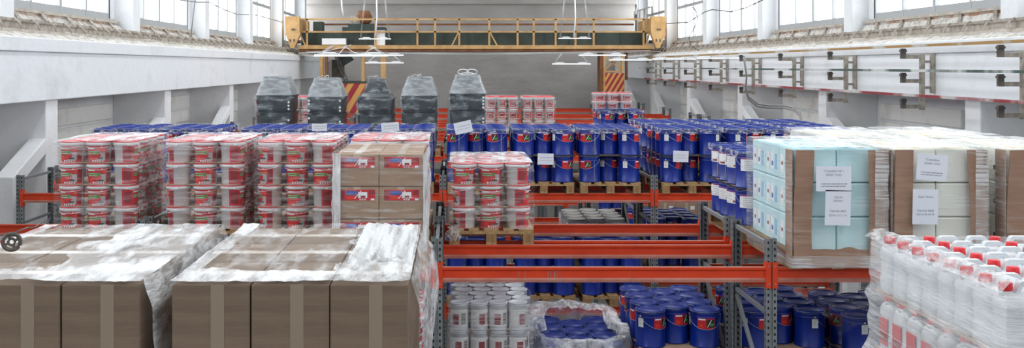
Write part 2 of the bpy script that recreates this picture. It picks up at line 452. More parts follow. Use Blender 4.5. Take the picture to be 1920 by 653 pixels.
# ------------------------------------------------------------------ busbars on the right wall
XB = 7.1
for z, m, nm in ((.312, 'bar_yellow', 'yellow'), (-.07, 'bar_green', 'green'), (-.452, 'bar_red', 'dark red')):
    o = MB().box(-.03, .03, 0, 38.5 - 9, -.02, .02).build('conductor_rail', m, None, (XB, 9, E + z))
    o.data.materials[0] = M[m]
    tag(o, 'long %s painted conductor rail along the right wall, white paint splashes' % nm, 'rail', None)
ys = [10.1, 13.15, 16.0, 19.1, 22.0, 25.0, 28.0, 31.0, 34.0, 37.0]
proto = None
names = ['first', 'second', 'third', 'fourth', 'fifth', 'sixth', 'seventh', 'eighth', 'ninth', 'tenth']
br = empty('rail_bracket')
tag(br, 'x', 'bracket', 'steel brackets carrying the conductor rails')
MB().box(-.035, .035, -.03, .03, -.69, .2).build('post', 'dusty_steel', br, (7.4 - XB, 0, 0))
for zz in (.146, -.235, -.64):
    a = MB().box(0.0, .27, -.025, .025, -.03, .03); a.build('arm', 'dusty_steel', br, (0, 0, zz))
    MB().box(-.035, .035, -.03, .03, -.03, .13).box(-.045, .045, -.04, .04, .08, .11).build('insulator', 'dark_steel', br, (0, 0, zz))
MB().box(-.035, .02, -.03, .03, -.43, .21).build('wall_plate', 'dusty_steel', br, (7.57 - XB, 0, 0))
for zz in (.07, -.34): MB().box(.3, .47, -.02, .02, -.02, .02).build('tie', 'dusty_steel', br, (0, 0, zz))
for k, y in enumerate(ys[1:]):
    dup(br, (XB, y, E), 0, 'grey steel bracket with three hooked arms, %s from the camera along the wall' % names[k])

# power cable down the right wall
def px(x, y, D): return (D * (x - 850) / 1900, D, E - D * (y - 124) / 1900)
cab = MB()
for off in (0, .05):
    pts = [px(1395, 105, 20), px(1400, 140, 20.2), px(1398, 165, 20.3), px(1404, 182, 20.4), px(1420, 195, 20.6), px(1440, 198, 20.8), px(1470, 198, 20.4), px(1488, 202, 19.6), px(1500, 212, 18.9), px(1503, 232, 18.7)]
    cab.tube([(p[0], p[1], p[2] - off) for p in pts], .017, 6)
tag(cab.build('power_cord', 'cable_grey'), 'pair of grey power cables drooping from a bracket down the right wall', 'cable')
for k, (pts, lab) in enumerate([
    ([px(1250, 44, 30), px(1290, 42, 29), px(1322, 22, 27.5), px(1335, 18, 27), px(1370, 22, 26), px(1400, 14, 25), px(1430, 0, 24)], 'thin dark wire looping across the right windows'),
    ([px(1297, 12, 27), px(1305, 20, 27), px(1308, 36, 27), px(1300, 56, 27), px(1291, 70, 27), px(1296, 86, 26), px(1310, 95, 25.5)], 'dark wire hanging in an S curve before a right window'),
    ([px(338, 0, 22), px(370, 4, 24), px(392, 4, 26), px(420, 18, 29), px(445, 27, 31), px(480, 28, 34), px(530, 42, 38)], 'thin grey wire strung past the left windows'),
    ([px(366, 0, 24), px(362, 30, 24.6), px(358, 70, 25)], 'pale wire hanging in front of a left wall column')]):
    tag(MB().tube(pts, .012, 5).build('hanging_wire', 'cable_grey' if k in (2, 3) else 'dark_steel'), lab, 'wire')

# ------------------------------------------------------------------ overhead crane
DC = 38.5; PX = DC / 1900
def cx(x): return (x - 850) * PX
def cz(y): return -(y - 124) * PX
cr = empty('overhead_crane', (0, DC, E)); tag(cr, 'yellow-railed overhead travelling crane spanning the hall before the back wall', 'crane')
g = MB().box(cx(562), cx(1215), .35, 1.15, cz(92), cz(60), 0).box(cx(562), cx(1215), .25, 1.25, cz(95), cz(91), 1)
for x in range(590, 1200, 48): g.box(cx(x), cx(x + 2), .31, .35, cz(90), cz(62), 0)
g.build('girder', ['green_girder', 'brown_paint'], cr)
MB().box(cx(562), cx(1222), -.25, .35, cz(92), cz(85)).build('walkway', 'yellow_paint', cr)
MB().box(cx(562), cx(1222), -.2, 1.4, cz(97), cz(92.5)).build('lower_flange', 'brown_paint', cr)
MB().box(cx(566), cx(1220), -.2, -.15, cz(38.5), cz(35)).build('handrail', 'yellow_paint', cr)
MB().box(cx(566), cx(1220), -.2, -.16, cz(61.5), cz(58.5)).build('handrail', 'yellow_paint', cr)
MB().box(cx(600), cx(1200), 1.3, 1.34, cz(45), cz(41.5)).build('handrail', 'brown_paint', cr)
for x in (577, 705, 783, 816, 861, 917, 970, 1000, 1041, 1078, 1112, 1205):
    MB().box(cx(x - 1.8), cx(x + 1.8), -.2, -.15, cz(88), cz(36)).build('handrail_post', 'yellow_paint', cr)
for (a, b) in (((563, 62), (575, 88)), ((860, 60), (846, 88)), ((918, 60), (933, 88)), ((1217, 60), (1208, 88))):
    MB().bar((cx(a[0]), -.18, cz(a[1])), (cx(b[0]), -.18, cz(b[1])), .05, .05).build('handrail_brace', 'yellow_paint', cr)
for x, sgn in ((552, 1), (1229, -1)):
    t = MB(); w = 13
    t.prism([(cx(x - w), cz(32)), (cx(x + w), cz(32)), (cx(x + w), cz(58)), (cx(x + w + 1), cz(66)), (cx(x + 3), cz(91)), (cx(x - 3), cz(91)), (cx(x - w + 1), cz(66)), (cx(x - w), cz(58))], 'y', -.5, -.2, 0)
    t.box(cx(x - w), cx(x + w), -.2, 2.2, cz(60), cz(36), 0)
    for dx in (-5, 2): t.box(cx(x + dx), cx(x + dx + 3), -.505, -.49, cz(79), cz(74), 1)
    o = t.build('end_truck', ['yellow_paint', 'dark_steel'], cr)
    MB().lathe([(.22, -.06), (.22, .06)], 20).build('wheel', 'dark_steel', cr, (cx(x), .2, .93))
    MB().box(-.03, .1, -.06, -.0, -.03, .03).build('bolt_lug', 'dark_steel', cr, (cx(x), -.5, cz(56)))
# trolley on the girder
t = MB().box(cx(640), cx(720), .3, 1.6, cz(60), cz(50)).box(cx(585), cx(602), .3, 1.0, cz(60), cz(40)).box(cx(650), cx(700), .5, 1.4, cz(50), cz(44))
t.build('trolley', 'green_girder', cr)
MB().lathe([(.15, -.2), (.28, -.12), (.32, .1), (.2, .32)], 16).build('motor', 'brown_paint', cr, (cx(679), .9, cz(34)))
MB().lathe([(.2, -.2), (.3, .0), (.2, .2)], 16).build('drum', 'dusty_steel', cr, (cx(664), .9, cz(38)))
MB().box(-.42, .48, 0, .4, -.12, .12).build('switch_cabinet', 'lamp_white', cr, (cx(625), -.1, cz(78)))
MB().box(-.2, .2, 0, .3, -.3, .3).build('junction_box', 'lamp_white', cr, (cx(712), -.1, cz(72)))
# driver's cage hanging at the left, with hazard-striped front
def hazard(nx, name, x0, x1, z0, z1, y, parent, flip=1):
    mb = MB(); mb.box(x0, x1, y, y + .05, z0, z1, 0)
    w = x1 - x0; h = z1 - z0; k = nx; pitch = (w + h * .6) / k
    for i in range(k):
        a = x0 - h * .6 + i * pitch + .03
        q = []
        pts = [(a, z0), (a + pitch * .5, z0), (a + pitch * .5 + h * .6, z1), (a + h * .6, z1)]
        def clip(ps, f):
            o = []
            for j in range(len(ps)):
                p, r = ps[j], ps[(j + 1) % len(ps)]; fp, fr = f(p), f(r)
                if fp >= 0: o.append(p)
                if fp * fr < 0:
                    s = fp / (fp - fr); o.append((p[0] + s * (r[0] - p[0]), p[1] + s * (r[1] - p[1])))
            return o
        pts = clip(clip(pts, lambda p: p[0] - x0 - .02), lambda p: x1 - .02 - p[0])
        if len(pts) > 2: mb.prism(pts, 'y', y - .006, y, 1)
    return mb.build(name, ['hazard_yellow', 'hazard_red'], parent)
hazard(5, 'striped_panel', cx(641), cx(722), cz(212), cz(156), -.2, cr)
MB().box(cx(641), cx(722), -.22, 1.4, cz(156), cz(152.5)).build('cage_sill', 'green_girder', cr)
for x, m in ((603, 'yellow_paint'), (612, 'brown_paint'), (681, 'yellow_paint'), (719, 'yellow_paint')):
    MB().box(cx(x - (3 if x != 719 else 5)), cx(x + (3 if x != 719 else 5)), -.1, .1, cz(200), cz(92)).build('cage_post', m, cr)
MB().box(cx(619), cx(641), .5, .9, cz(147), cz(112)).build('cage_cabinet', 'dark_steel', cr)
MB().prism([(cx(625), cz(96)), (cx(648), cz(96)), (cx(660), cz(112)), (cx(640), cz(124)), (cx(630), cz(110))], 'y', .4, .8, 0).build('ladder_platform', 'green_girder', cr)
ld = MB()
for dx in (0, 6): ld.bar((cx(624 + dx), .2, cz(98)), (cx(652 + dx), .2, cz(170)), .06, .04)
for q in range(9): ld.bar((cx(624 + 28 * q / 8.5), .2, cz(99 + 72 * q / 8.5)), (cx(630 + 28 * q / 8.5), .2, cz(99 + 72 * q / 8.5)), .04, .04)
ld.build('ladder', 'dark_steel', cr)
# right-hand ladder tower with the striped panel
hazard(6, 'striped_panel', cx(1133), cx(1170), cz(178), cz(137), -.1, cr)
MB().box(cx(1125), cx(1132.5), -.05, .7, cz(178), cz(95)).build('tower_side', 'brown_paint', cr)
for x in (1133, 1167): MB().box(cx(x - 2), cx(x + 2), -.08, .08, cz(180), cz(92)).build('tower_post', 'yellow_paint', cr)
for a, b in (((1133, 134), (1153, 110)), ((1153, 110), (1168, 134)), ((1133, 105), (1168, 134)), ((1133, 134), (1168, 134))):
    MB().bar((cx(a[0]), 0, cz(a[1])), (cx(b[0]), 0, cz(b[1])), .05, .05).build('tower_brace', 'yellow_paint', cr)
MB().box(cx(1173), cx(1177), 0, .15, cz(150), cz(92)).build('cable_arm', 'brown_paint', cr)
fr = MB()
for x in (1203, 1213, 1222, 1237): fr.bar((cx(x), 1.5, cz(36)), (cx(x), 1.5, cz(8 + (1237 - x) * .3)), .05, .05)
fr.bar((cx(1203), 1.5, cz(18)), (cx(1237), 1.5, cz(8)), .05, .05); fr.build('end_cage', 'dusty_steel', cr)
# back-wall black opening at the upper left
# ------------------------------------------------------------------ hanging lamps
def lamp(x0, x1, y, D, label, wires=True, top=-40):
    s = D / 1900; L = (x1 - x0) * s
    o = empty('hanging_lamp', ((x0 + x1 - 1700) / 2 * s, D, E - (y - 124) * s)); tag(o, label, 'lamp', 'white batten lamps hung across the hall')
    MB().prism([(-.09, 0), (.09, 0), (.05, .035), (-.05, .035)], 'x', -L / 2, L / 2).build('batten', 'lamp_white', o)
    for sx in (-1, 1):
        MB().prism([(-.16, 0), (.16, 0), (.09, .03), (-.09, .03)], 'y', -.05, .05).build('end_housing', 'lamp_white', o, (sx * (L / 2 - .25), 0, .045))
    if wires:
        hz = (y - top) * s
        for sx in (-1, 1):
            w = MB(); xx = sx * (L / 2 - .04)
            w.tube([(xx, 0, .03), (xx * .55, 0, hz)], .008, 4); w.tube([(xx * .93, 0, .03), (xx * .5, 0, hz)], .008, 4)
            w.build('suspension_wire', 'wire', o)
    return o
lamp(673, 733, 74, 34, 'white batten lamp on long wires, hung above the left crane walkway')
lamp(1047, 1108, 73, 34, 'white batten lamp on long wires, hung above the right half of crane walkway')
lamp(590, 728, 106, 17.5, 'longest white batten lamp left of centre, below the crane', True, 85)
lamp(668, 757, 105, 27, 'white batten lamp behind the end of the longest left lamp', False)
lamp(685, 757, 119, 32, 'short low white batten lamp under the left lamp pair', True, 105)
lamp(1035, 1107, 121, 32, 'short low white batten lamp right of centre against grey wall', True, 100)
lamp(1085, 1173, 105, 27, 'grey-white tube lamp hanging before the right crane tower', True, 97)
for k, (a, b) in enumerate(((1142, 1222), (1223, 1304), (1305, 1386))):
    lamp(a, b, 113.5 - k * 1.5, 28 - k * 1.0, 'white batten lamp, %s of three in line before the busbar brackets' % ['first', 'middle', 'last'][k], False)
wr = MB()
wr.tube([px(705, 88, 27), px(690, 95, 27), px(676, 108, 27)], .015, 5); wr.tube([px(650, 85, 27), px(640, 96, 27), px(632, 106, 25)], .015, 5)
wr.tube([px(648, 88, 27), px(662, 98, 27), px(680, 104, 26)], .015, 5); wr.tube([px(560, 100, 30), px(600, 98, 28), px(650, 88, 27), px(658, 84, 27)], .012, 5)
tag(wr.build('hanging_wiring', 'wire'), 'tangle of pale lamp wires beneath the crane walkway', 'wiring')
for x, y0, y1, D in ((640, -5, 30, 30), (1194, -5, 27, 33), (706, -5, 68, 33), (1078, -5, 70, 33)):
    p = [px(x, y0, D), px(x + 1, (y0 + y1) / 2, D), px(x + (4 if x < 650 else -2), y1, D)]
    tag(MB().tube(p, .022, 6).build('hanging_cable', 'lamp_white'), 'white cable hanging from the roof ' + {640: 'over the crane trolley', 1194: 'by the right end of crane', 706: 'to the left high lamp', 1078: 'to the right high lamp'}[x], 'cable')
for x0, x1, yy, D in ((575, 1240, 99, 34), (575, 1220, 97, 30)):
    a = px(x0, yy, D); b = px(x1, yy - 2, D)
    tag(MB().tube([a, ((a[0] + b[0]) / 2, D, (a[2] + b[2]) / 2 - .08), b], .01, 4).build('hanging_span_wire', 'wire'), 'thin wire stretched across the hall, ' + ('higher' if D == 30 else 'lower') + ' of the pair', 'wire')

# ------------------------------------------------------------------ pallet racking
U = [-5.76, -2.95, -.14, 2.67, 5.48]
ROWS = {}
RK = [('first', 8.5, 9.6), ('second', 9.78, 10.85), ('third', 13.45, 14.55), ('fourth', 14.75, 15.85), ('fifth', 18.95, 20.05), ('sixth', 20.25, 21.35),
      ('seventh', 24.0, 25.1), ('eighth', 25.3, 26.4), ('ninth', 29.3, 30.4), ('tenth', 30.6, 31.7), ('eleventh', 34.6, 35.7), ('twelfth', 39.4, 40.5)]
PH = Z2 + .24
fp = empty('rack_frame'); tag(fp, 'x', 'rack frame', 'upright frames of the pallet racking')
def post_mb():
    m = MB(); t = .003
    p = [(-.045, 0), (-.012, 0), (-.008, .012), (.008, .012), (.012, 0), (.045, 0), (.045, .06), (.03, .06), (.03, .056), (.041, .056), (.041, .004), (.016, .004), (.011, .016), (-.011, .016), (-.016, .004), (-.041, .004), (-.041, .056), (-.03, .056), (-.03, .06), (-.045, .06)]
    m.prism(p, 'z', 0, PH); return m
def depth_frame(dep):
    r = empty('rack_frame'); tag(r, 'x', 'rack frame', 'upright frames of the pallet racking')
    post_mb().build('post', 'galvanised', r)
    q = post_mb().build('post', 'galvanised', r, (0, dep, 0), PI)
    for z in (PH - .06,): MB().bar((0, .05, z), (0, dep - .05, z), .03, .035).build('brace', 'galv_plain', r)
    z = PH - .7; k = 0
    while z > 1.2:
        a, b = (.05, dep - .05) if k % 2 else (dep - .05, .05)
        MB().bar((0, a, z), (0, b, z - .75), .03, .035).build('brace', 'galv_plain', r)
        if k == 0: MB().bar((0, .05, z + .05), (0, dep - .05, z + .05), .03, .035).build('brace', 'galv_plain', r)
        z -= .8; k += 1
    MB().box(-.07, .07, -.03, .1, 0, .008).build('foot_plate', 'galv_plain', r)
    return r
frame_protos = {}
uname = ['left end', 'second from left', 'third from left', 'fourth from left', 'fifth from left', 'right end']
def beam_mesh(L):
    m = MB()
    p = [(0, 0), (.045, 0), (.05, -.005), (.05, -.02), (.04, -.032), (.04, -.09), (.052, -.104), (.052, -.125), (-.002, -.125), (-.002, -.104), (.01, -.09), (.01, -.032), (0, -.02)]
    m.prism(p, 'x', -L / 2, L / 2)
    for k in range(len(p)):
        if k in (0, 8, 9): m.m[len(m.m) - len(p) + k] = 1  # top face, front lower lip and its slope get a paler tone
    return m
beam_protos = {}
def beam(Lx, x, y, ztop, face, label):
    """face -1: connectors on the camera side of the posts, 1: on the far side"""
    key = (round(Lx, 2), face)
    if key not in beam_protos:
        r = beam_mesh(Lx).build('rack_beam', ['orange_paint', 'beam_pale']); tag(r, 'x', 'beam', 'orange beams of the pallet racking')
        for sx in (-1, 1):
            c = MB(); a, b = sorted((sx * Lx / 2, sx * (Lx / 2 + .04)))
            ya, yb = (-.012, -.008) if face < 0 else (.058, .062)
            c.box(a - .002, b, min(ya, yb), max(ya, yb), -.175, .045)
            a2, b2 = sorted((sx * (Lx / 2 - .004), sx * (Lx / 2)))
            c.box(a2, b2, -.012, .062, -.175, .045)
            for zz in (-.14, .01): c.box((a + b) / 2 - .006, (a + b) / 2 + .006, min(ya, yb) - .004, max(ya, yb) + .004, zz - .006, zz + .006, 1)
            c.build('end_connector', ['orange_paint', 'galv_plain'], r)
        beam_protos[key] = r
    return dup(beam_protos[key], (x, y, ztop), 0, label)
bayn = ['leftmost', 'left middle', 'central', 'right', 'far right']
for r, (nm, a, b) in enumerate(RK):
    dep = round(b - a, 2)
    us = list(U) + ([7.4] if r >= 7 else [])
    if dep not in frame_protos: frame_protos[dep] = depth_frame(dep)
    for i, u in enumerate(us):
        if r == 0 and i == 4: continue
        if r in (0,) and i == 0: continue
        dup(frame_protos[dep], (u, a, 0), 0, 'grey perforated upright frame, %s, in the %s rack from the camera' % (uname[i], nm))
    for i in range(len(us) - 1):
        L = us[i + 1] - us[i] - .092
        xm = (us[i + 1] + us[i]) / 2
        if r == 0 and i == 0: continue
        bo = beam(L, xm, a, Z2, -1, 'orange front beam, upper level, %s bay of the %s rack from the camera' % (bayn[i], nm))
        beam(L, xm, b - .05, Z2, 1, 'orange rear beam, upper level, %s bay of the %s rack from the camera' % (bayn[i], nm))
        if r == 0 and i == 2:
            sm_ = MB()
            for sx in (973, 985, 1028, 1032, 1041, 1045, 1050, 1181):
                X_ = (sx - 850) * 8.5 / 1900 - xm
                sm_.box(X_ - .002 - (.004 if sx == 1041 else 0), X_ + .002, .0385, .04, -.09, -.032).box(X_ - .002, X_ + .002, -.003, -.002, -.125, -.104)
            sm_.v = [(x_, y_ - .0295 if y_ > .03 else y_, z_) for x_, y_, z_ in sm_.v]
            sm_.build('scratch', 'galv_plain', bo)
        if 2 <= r <= 7 and i in (2, 3):
            beam(L, xm, a, Z1 + (.1 if r == 3 else 0), -1, 'orange front beam, lower level, %s bay of the %s rack from the camera' % (bayn[i], nm))
            beam(L, xm, b - .05, Z1 + (.1 if r == 3 else 0), 1, 'orange rear beam, lower level, %s bay of the %s rack from the camera' % (bayn[i], nm))
for i in (2, 3):
    L = U[i + 1] - U[i] - .092; xm = (U[i + 1] + U[i]) / 2
    beam(L, xm, 9.78, Z1, -1, 'orange front beam, lower level, %s bay of the second rack from the camera' % bayn[i])
    beam(L, xm, 10.8, Z1, 1, 'orange rear beam, lower level, %s bay of the second rack from the camera' % bayn[i])
L = U[2] - U[1] - .092; xm = (U[2] + U[1]) / 2
ZA = E - 2.90
beam(L, xm, 8.5, ZA - .145, -1, 'orange front beam, lower level, left middle bay of the first rack from the camera')
beam(L, xm, 9.55, ZA - .145, 1, 'orange rear beam, lower level, left middle bay of the first rack from the camera')

# ------------------------------------------------------------------ prototypes
def pallet_proto():
    r = empty('wooden_pallet'); tag(r, 'x', 'pallet', 'wooden pallets under the loads')
    d = MB()
    for x, w in ((-.33, .14), (-.165, .1), (0, .14), (.165, .1), (.33, .14)): d.box(x - w / 2, x + w / 2, -.6, .6, .122, .144)
    d.build('deck', 'wood', r)
    for y in (-.55, 0, .55): MB().box(-.4, .4, y - .05 if y else -.07, y + .05 if y else .07, .1, .122).build('stringer_board', 'wood', r)
    for y in (-.55, 0, .55):
        for x in (-.35, 0, .35):
            MB().box(x - .05, x + .05, y - .05, y + .05, .022, .1).build('block', 'wood_dark', r)
    for x in (-.35, 0, .35): MB().box(x - .05, x + .05, -.6, .6, 0, .022).build('bottom_board', 'wood', r)
    return r
PAL = pallet_proto()
def patch(mb, R, a, u0, u1, v0, v1, m, quad=None, nu=4, off=.0012, taper=0):
    """a curved patch on a round wall; a = facing angle; u in metres round the wall, v = height"""
    q = quad or [(u0, v0), (u1, v0), (u1, v1), (u0, v1)]
    def f(s, t):
        u = (1 - s) * ((1 - t) * q[0][0] + t * q[3][0]) + s * ((1 - t) * q[1][0] + t * q[2][0])
        v = (1 - s) * ((1 - t) * q[0][1] + t * q[3][1]) + s * ((1 - t) * q[1][1] + t * q[2][1])
        rr = R + off + taper * v
        th = a + u / R
        return (rr * math.sin(th), -rr * math.cos(th), v)
    mb.grid(f, nu, 1, m)
def bail(R, z, drop, a0=0, r=.0022, ears=True, out=.008):
    mb = MB(); pts = []
    for i in range(13):
        t = -PI / 2 + PI * i / 12
        pts.append(((R + out) * math.sin(t + a0), -(R + out) * math.cos(t + a0), z - drop * math.cos(t) ** .8 if abs(math.cos(t)) > 1e-6 else z))
    mb.tube(pts, r, 5)
    if ears:
        for s in (-1, 1):
            x, y = (R + .004) * math.sin(s * PI / 2 + a0), -(R + .004) * math.cos(s * PI / 2 + a0)
            mb.tube([(x * .95, y * .95, z), (x * 1.005, y * 1.005, z)], .009, 8)
    return mb
# blue steel pail
PR, PHT = .1445, .354
def pail_proto(kind):
    b = MB()
    b.lathe([(PR - .008, 0), (PR - .002, .004), (PR - .002, .012), (PR - .006, .018), (PR - .006, .19), (PR - .004, .275), (PR - .002, .283), (PR + .001, .289), (PR - .003, .295), (PR - .003, .312), (PR + .001, .318), (PR - .002, .324), (PR, .334)], 28, 0)
    for sa in (.9,):
        patch(b, PR - .005, sa, -.004, .004, .02, .29, 1, nu=1, off=.0022)
    r = b.build('steel_pail', ['blue_paint', 'steel_ring']); tag(r, 'x', 'pail')
    l = MB().lathe([(PR + .001, .332), (PR + .003, .335), (PR + .004, .344), (PR + .001, .352), (PR - .006, .354), (PR - .012, .348), (PR - .016, .34), (PR - .05, .34), (PR - .055, .3425), (.0, .3425)], 28, 0)
    l.build('lid', 'navy_lid', r)
    MB().tube([((PR + .003) * math.cos(t * PI / 14), (PR + .003) * math.sin(t * PI / 14), .341) for t in range(28)], .0025, 5, closed=True).build('lock_ring', 'steel_ring', r)
    bail(PR, .298, .12, out=.0015, r=.0018).build('bail_handle', 'wire', r)
    if kind == 'red':
        lb = MB()
        patch(lb, PR - .004, 0, -.085, .085, .185, .295, 0, nu=8, off=.002)
        patch(lb, PR - .004, 0, .0, .078, .2, .275, 1, nu=5, off=.003)
        patch(lb, PR - .004, 0, .03, .07, .215, .24, 2, nu=3, off=.004)
        patch(lb, PR - .004, 0, .006, .03, .2, .27, 3, quad=[(.006, .205), (.012, .203), (.05, .27), (.044, .272)], nu=3, off=.0045)
        patch(lb, PR - .004, 0, -.075, -.01, .268, .282, 3, nu=3, off=.003)
        patch(lb, PR - .004, 0, -.07, -.03, .2, .23, 4, nu=3, off=.003)
        lb.build('brand_label', ['label_red', 'label_dark', 'label_green', 'label_white', 'label_orange'], r)
        ds = MB(); patch(ds, PR - .004, -1.55, -.03, .03, .195, .28, 0, nu=4, off=.002)
        for q in range(5): patch(ds, PR - .004, -1.55, -.023, .022 - .01 * (q % 3), .268 - q * .014, .271 - q * .014, 1, nu=2, off=.003)
        ds.build('data_label', ['label_white', 'label_grey'], r)
    elif kind == 'white':
        lb = MB()
        patch(lb, PR - .004, 0, -.14, .14, .17, .295, 0, nu=12, off=.002)
        patch(lb, PR - .004, 0, -.14, .14, .283, .295, 1, nu=12, off=.003)
        for q in range(5): patch(lb, PR - .004, 0, -.1, .02 + .02 * (q % 2), .26 - q * .018, .265 - q * .018, 2, nu=4, off=.003)
        patch(lb, PR - .004, 0, .05, .12, .18, .2, 3, nu=4, off=.003)
        lb.build('brand_label', ['label_white', 'label_red', 'label_grey', 'dark_red'], r)
    return r
PAIL = pail_proto('red'); PAILW = pail_proto('white')
# small steel paint can
def can_proto():
    R, H = .0875, .262
    b = MB().lathe([(R - .004, 0), (R, .003), (R - .002, .008), (R - .002, H - .03), (R, H - .027), (R - .003, H - .022), (R - .001, H - .01)], 24)
    r = b.build('paint_can', 'tin_white'); tag(r, 'x', 'can')
    MB().lathe([(R, H - .012), (R + .004, H - .008), (R + .004, H - .002), (R - .002, H), (R - .01, H - .003), (R - .014, H - .008), (0, H - .006)], 24).build('lid', 'tin_lid', r)
    lb = MB(); patch(lb, R - .001, 0, -.12, .12, .04, .2, 0, nu=10, off=.0015)
    patch(lb, R - .001, 0, -.03, .03, .06, .16, 1, nu=4, off=.0025)
    patch(lb, R - .001, 0, .05, .1, .06, .17, 2, nu=4, off=.0025)
    for q in range(3): patch(lb, R - .001, 0, .06, .09, .15 - q * .025, .157 - q * .025, 3, nu=2, off=.0035)
    lb.build('label', ['label_white', 'dark_red', 'label_grey', 'dark_red'], r)
    return r
CAN = can_proto()
# white plastic bucket with red lid and red/green wrap-round label
BR, BH = .124, .205
def bucket_proto(style='wrap', lidm='red_plastic', R=BR, H=BH):
    tp = .1
    R0 = R - .012 - .013
    b = MB().lathe([(R0 - .006, 0), (R0, .004), (R0 + .01, H * .8), (R - .008, H * .81), (R - .002, H * .82), (R - .001, H * .93), (R - .003, H * .955)], 26)
    r = b.build('plastic_bucket', 'white_plastic' if lidm != 'grey_lid' else 'label_grey'); tag(r, 'x', 'bucket')
    MB().lathe([(R - .002, H * .95), (R + .0005, H * .955), (R, H * .985), (R - .006, H), (R - .016, H - .003), (R - .022, H - .012), (0, H - .012)], 26).build('lid', lidm, r)
    if style == 'wrap':
        lb = MB(); Rl = R0 + .0005; t = .01 / (H * .8)
        lo, hi = .008, H * .79
        P = lambda *a, **k: patch(lb, Rl, 0, *a, taper=t, **k)
        P(-.2, .13, lo, hi, 0, nu=16, off=.001)
        P(-.1, .03, hi - .062, hi - .048, 1, nu=8, off=.002)
        P(-.1, .02, hi - .08, hi - .066, 1, nu=8, off=.002)
        for q in range(2): P(-.09, .0, hi - .057 - .018 * q, hi - .054 - .018 * q, 5, nu=4, off=.0026)
        P(-.1, -.02, hi - .03, hi - .018, 2, nu=6, off=.002)
        P(0, 0, 0, 0, 3, quad=[(-.03, lo + .014), (.075, lo + .014), (.075, hi - .062), (.025, hi - .062)], nu=6, off=.0022)
        P(.01, .055, lo + .03, lo + .042, 4, nu=3, off=.0027)
        P(-.08, -.04, lo + .02, lo + .05, 6, nu=3, off=.002)
        P(0, 0, 0, 0, 2, quad=[(-.045, .02), (-.036, .018), (.048, hi - .006), (.039, hi - .004)], nu=6, off=.0035)
        P(.05, .078, hi - .05, hi - .012, 6, nu=2, off=.002)
        P(.085, .125, lo + .02, hi - .012, 7, nu=2, off=.002)
        P(-.185, -.12, lo + .02, hi - .02, 7, nu=4, off=.002)
        for q in range(5): P(-.04 + q * .022, -.028 + q * .022, lo + .004, lo + .013, 2, nu=1, off=.003)
        lb.build('wrap_label', ['label_red', 'label_green', 'label_white', 'label_grey', 'label_dark', 'label_white', 'label_orange', 'dark_red'], r)
    elif style == 'panel':
        lb = MB()
        patch(lb, R0, 0, -.075, .075, H * .12, H * .68, 0, nu=8, taper=.01 / (H * .8), off=.001)
        patch(lb, R0, 0, -.055, .04, H * .2, H * .6, 1, nu=6, taper=.01 / (H * .8), off=.002)
        patch(lb, R0, 0, -.04, .05, H * .3, H * .5, 2, nu=6, taper=.01 / (H * .8), off=.003)
        lb.build('front_label', ['label_red', 'label_grey', 'dark_red'], r)
    bail(R - .002, H * .84, .028, ears=True, r=.0022, out=.003).build('bail_handle', 'white_plastic' if lidm != 'grey_lid' else 'wire', r)
    return r
BUCKET = bucket_proto('wrap')
BUCKETS = bucket_proto('panel', 'red_plastic', .124, .27)        # on the far racks
BUCKETG = bucket_proto('none', 'grey_lid', .138, .35)
BUCKETP = bucket_proto('panel', 'red_plastic', .118, .15)
# jerrycan
def jug_proto(labelled=True):
    W, D, H = .172, .126, .215
    mb = MB(); n = 28
    def ring(w, d, z, e=5):
        o = []
        for i in range(n):
            a = 2 * PI * i / n; c, s = math.cos(a), math.sin(a)
            k = (abs(c) ** e + abs(s) ** e) ** (-1 / e)
            o.append((w / 2 * c * k, d / 2 * s * k, z))
        return o
    lv = [(W - .02, D - .02, 0), (W, D, .01), (W, D, .07), (W - .006, D - .006, .08), (W - .006, D - .006, .15), (W, D, .16), (W, D, H - .03), (W - .02, D - .02, H - .008), (W - .06, D - .05, H)]
    vs = [p for l in lv for p in ring(*l)]; fs = []
    for q in range(len(lv) - 1):
        for i in range(n): fs.append((q * n + i, q * n + (i + 1) % n, (q + 1) * n + (i + 1) % n, (q + 1) * n + i))
    fs += [tuple(range(n))[::-1], tuple((len(lv) - 1) * n + i for i in range(n))]
    mb.add(vs, fs, 0, True)
    r = mb.build('jerrycan', 'jug_white'); tag(r, 'x', 'jerrycan')
    h = MB(); z = H - .012
    pts = [(-.03, z), (-.018, z + .04), (-.005, z + .05), (.052, z + .05), (.066, z + .04), (.078, z)]
    o_ = [(-.036, z), (-.014, z + .048), (-.006, z + .054), (.054, z + .054), (.062, z + .048), (.084, z)]
    i_ = [(-.018, z + .004), (-.003, z + .036), (.002, z + .04), (.046, z + .04), (.051, z + .036), (.066, z + .004)]
    for k in range(5): h.prism([o_[k], o_[k + 1], i_[k + 1], i_[k]], 'y', -.014, .014)
    h.build('handle', 'jug_handle', r)
    MB().lathe([(.02, H - .01), (.02, H + .014)], 14).build('neck', 'jug_white', r, (-.058, 0, 0))
    c = MB().lathe([(.0225, H + .01), (.0235, H + .014), (.0225, H + .036), (.02, H + .039), (0, H + .039)], 18)
    c.build('screw_cap', 'cap_red', r, (-.058, 0, 0))
    lb = MB().box(-W / 2 - .0015, -W / 2 - .0005, -.042, .042, .03, .15, 0).box(-W / 2 - .0025, -W / 2 - .0015, -.03, .03, .05, .085, 1)
    if labelled: lb.build('side_label', ['label_red', 'dark_red'], r)
    return r
JUG = jug_proto(); JUGP = jug_proto(False)

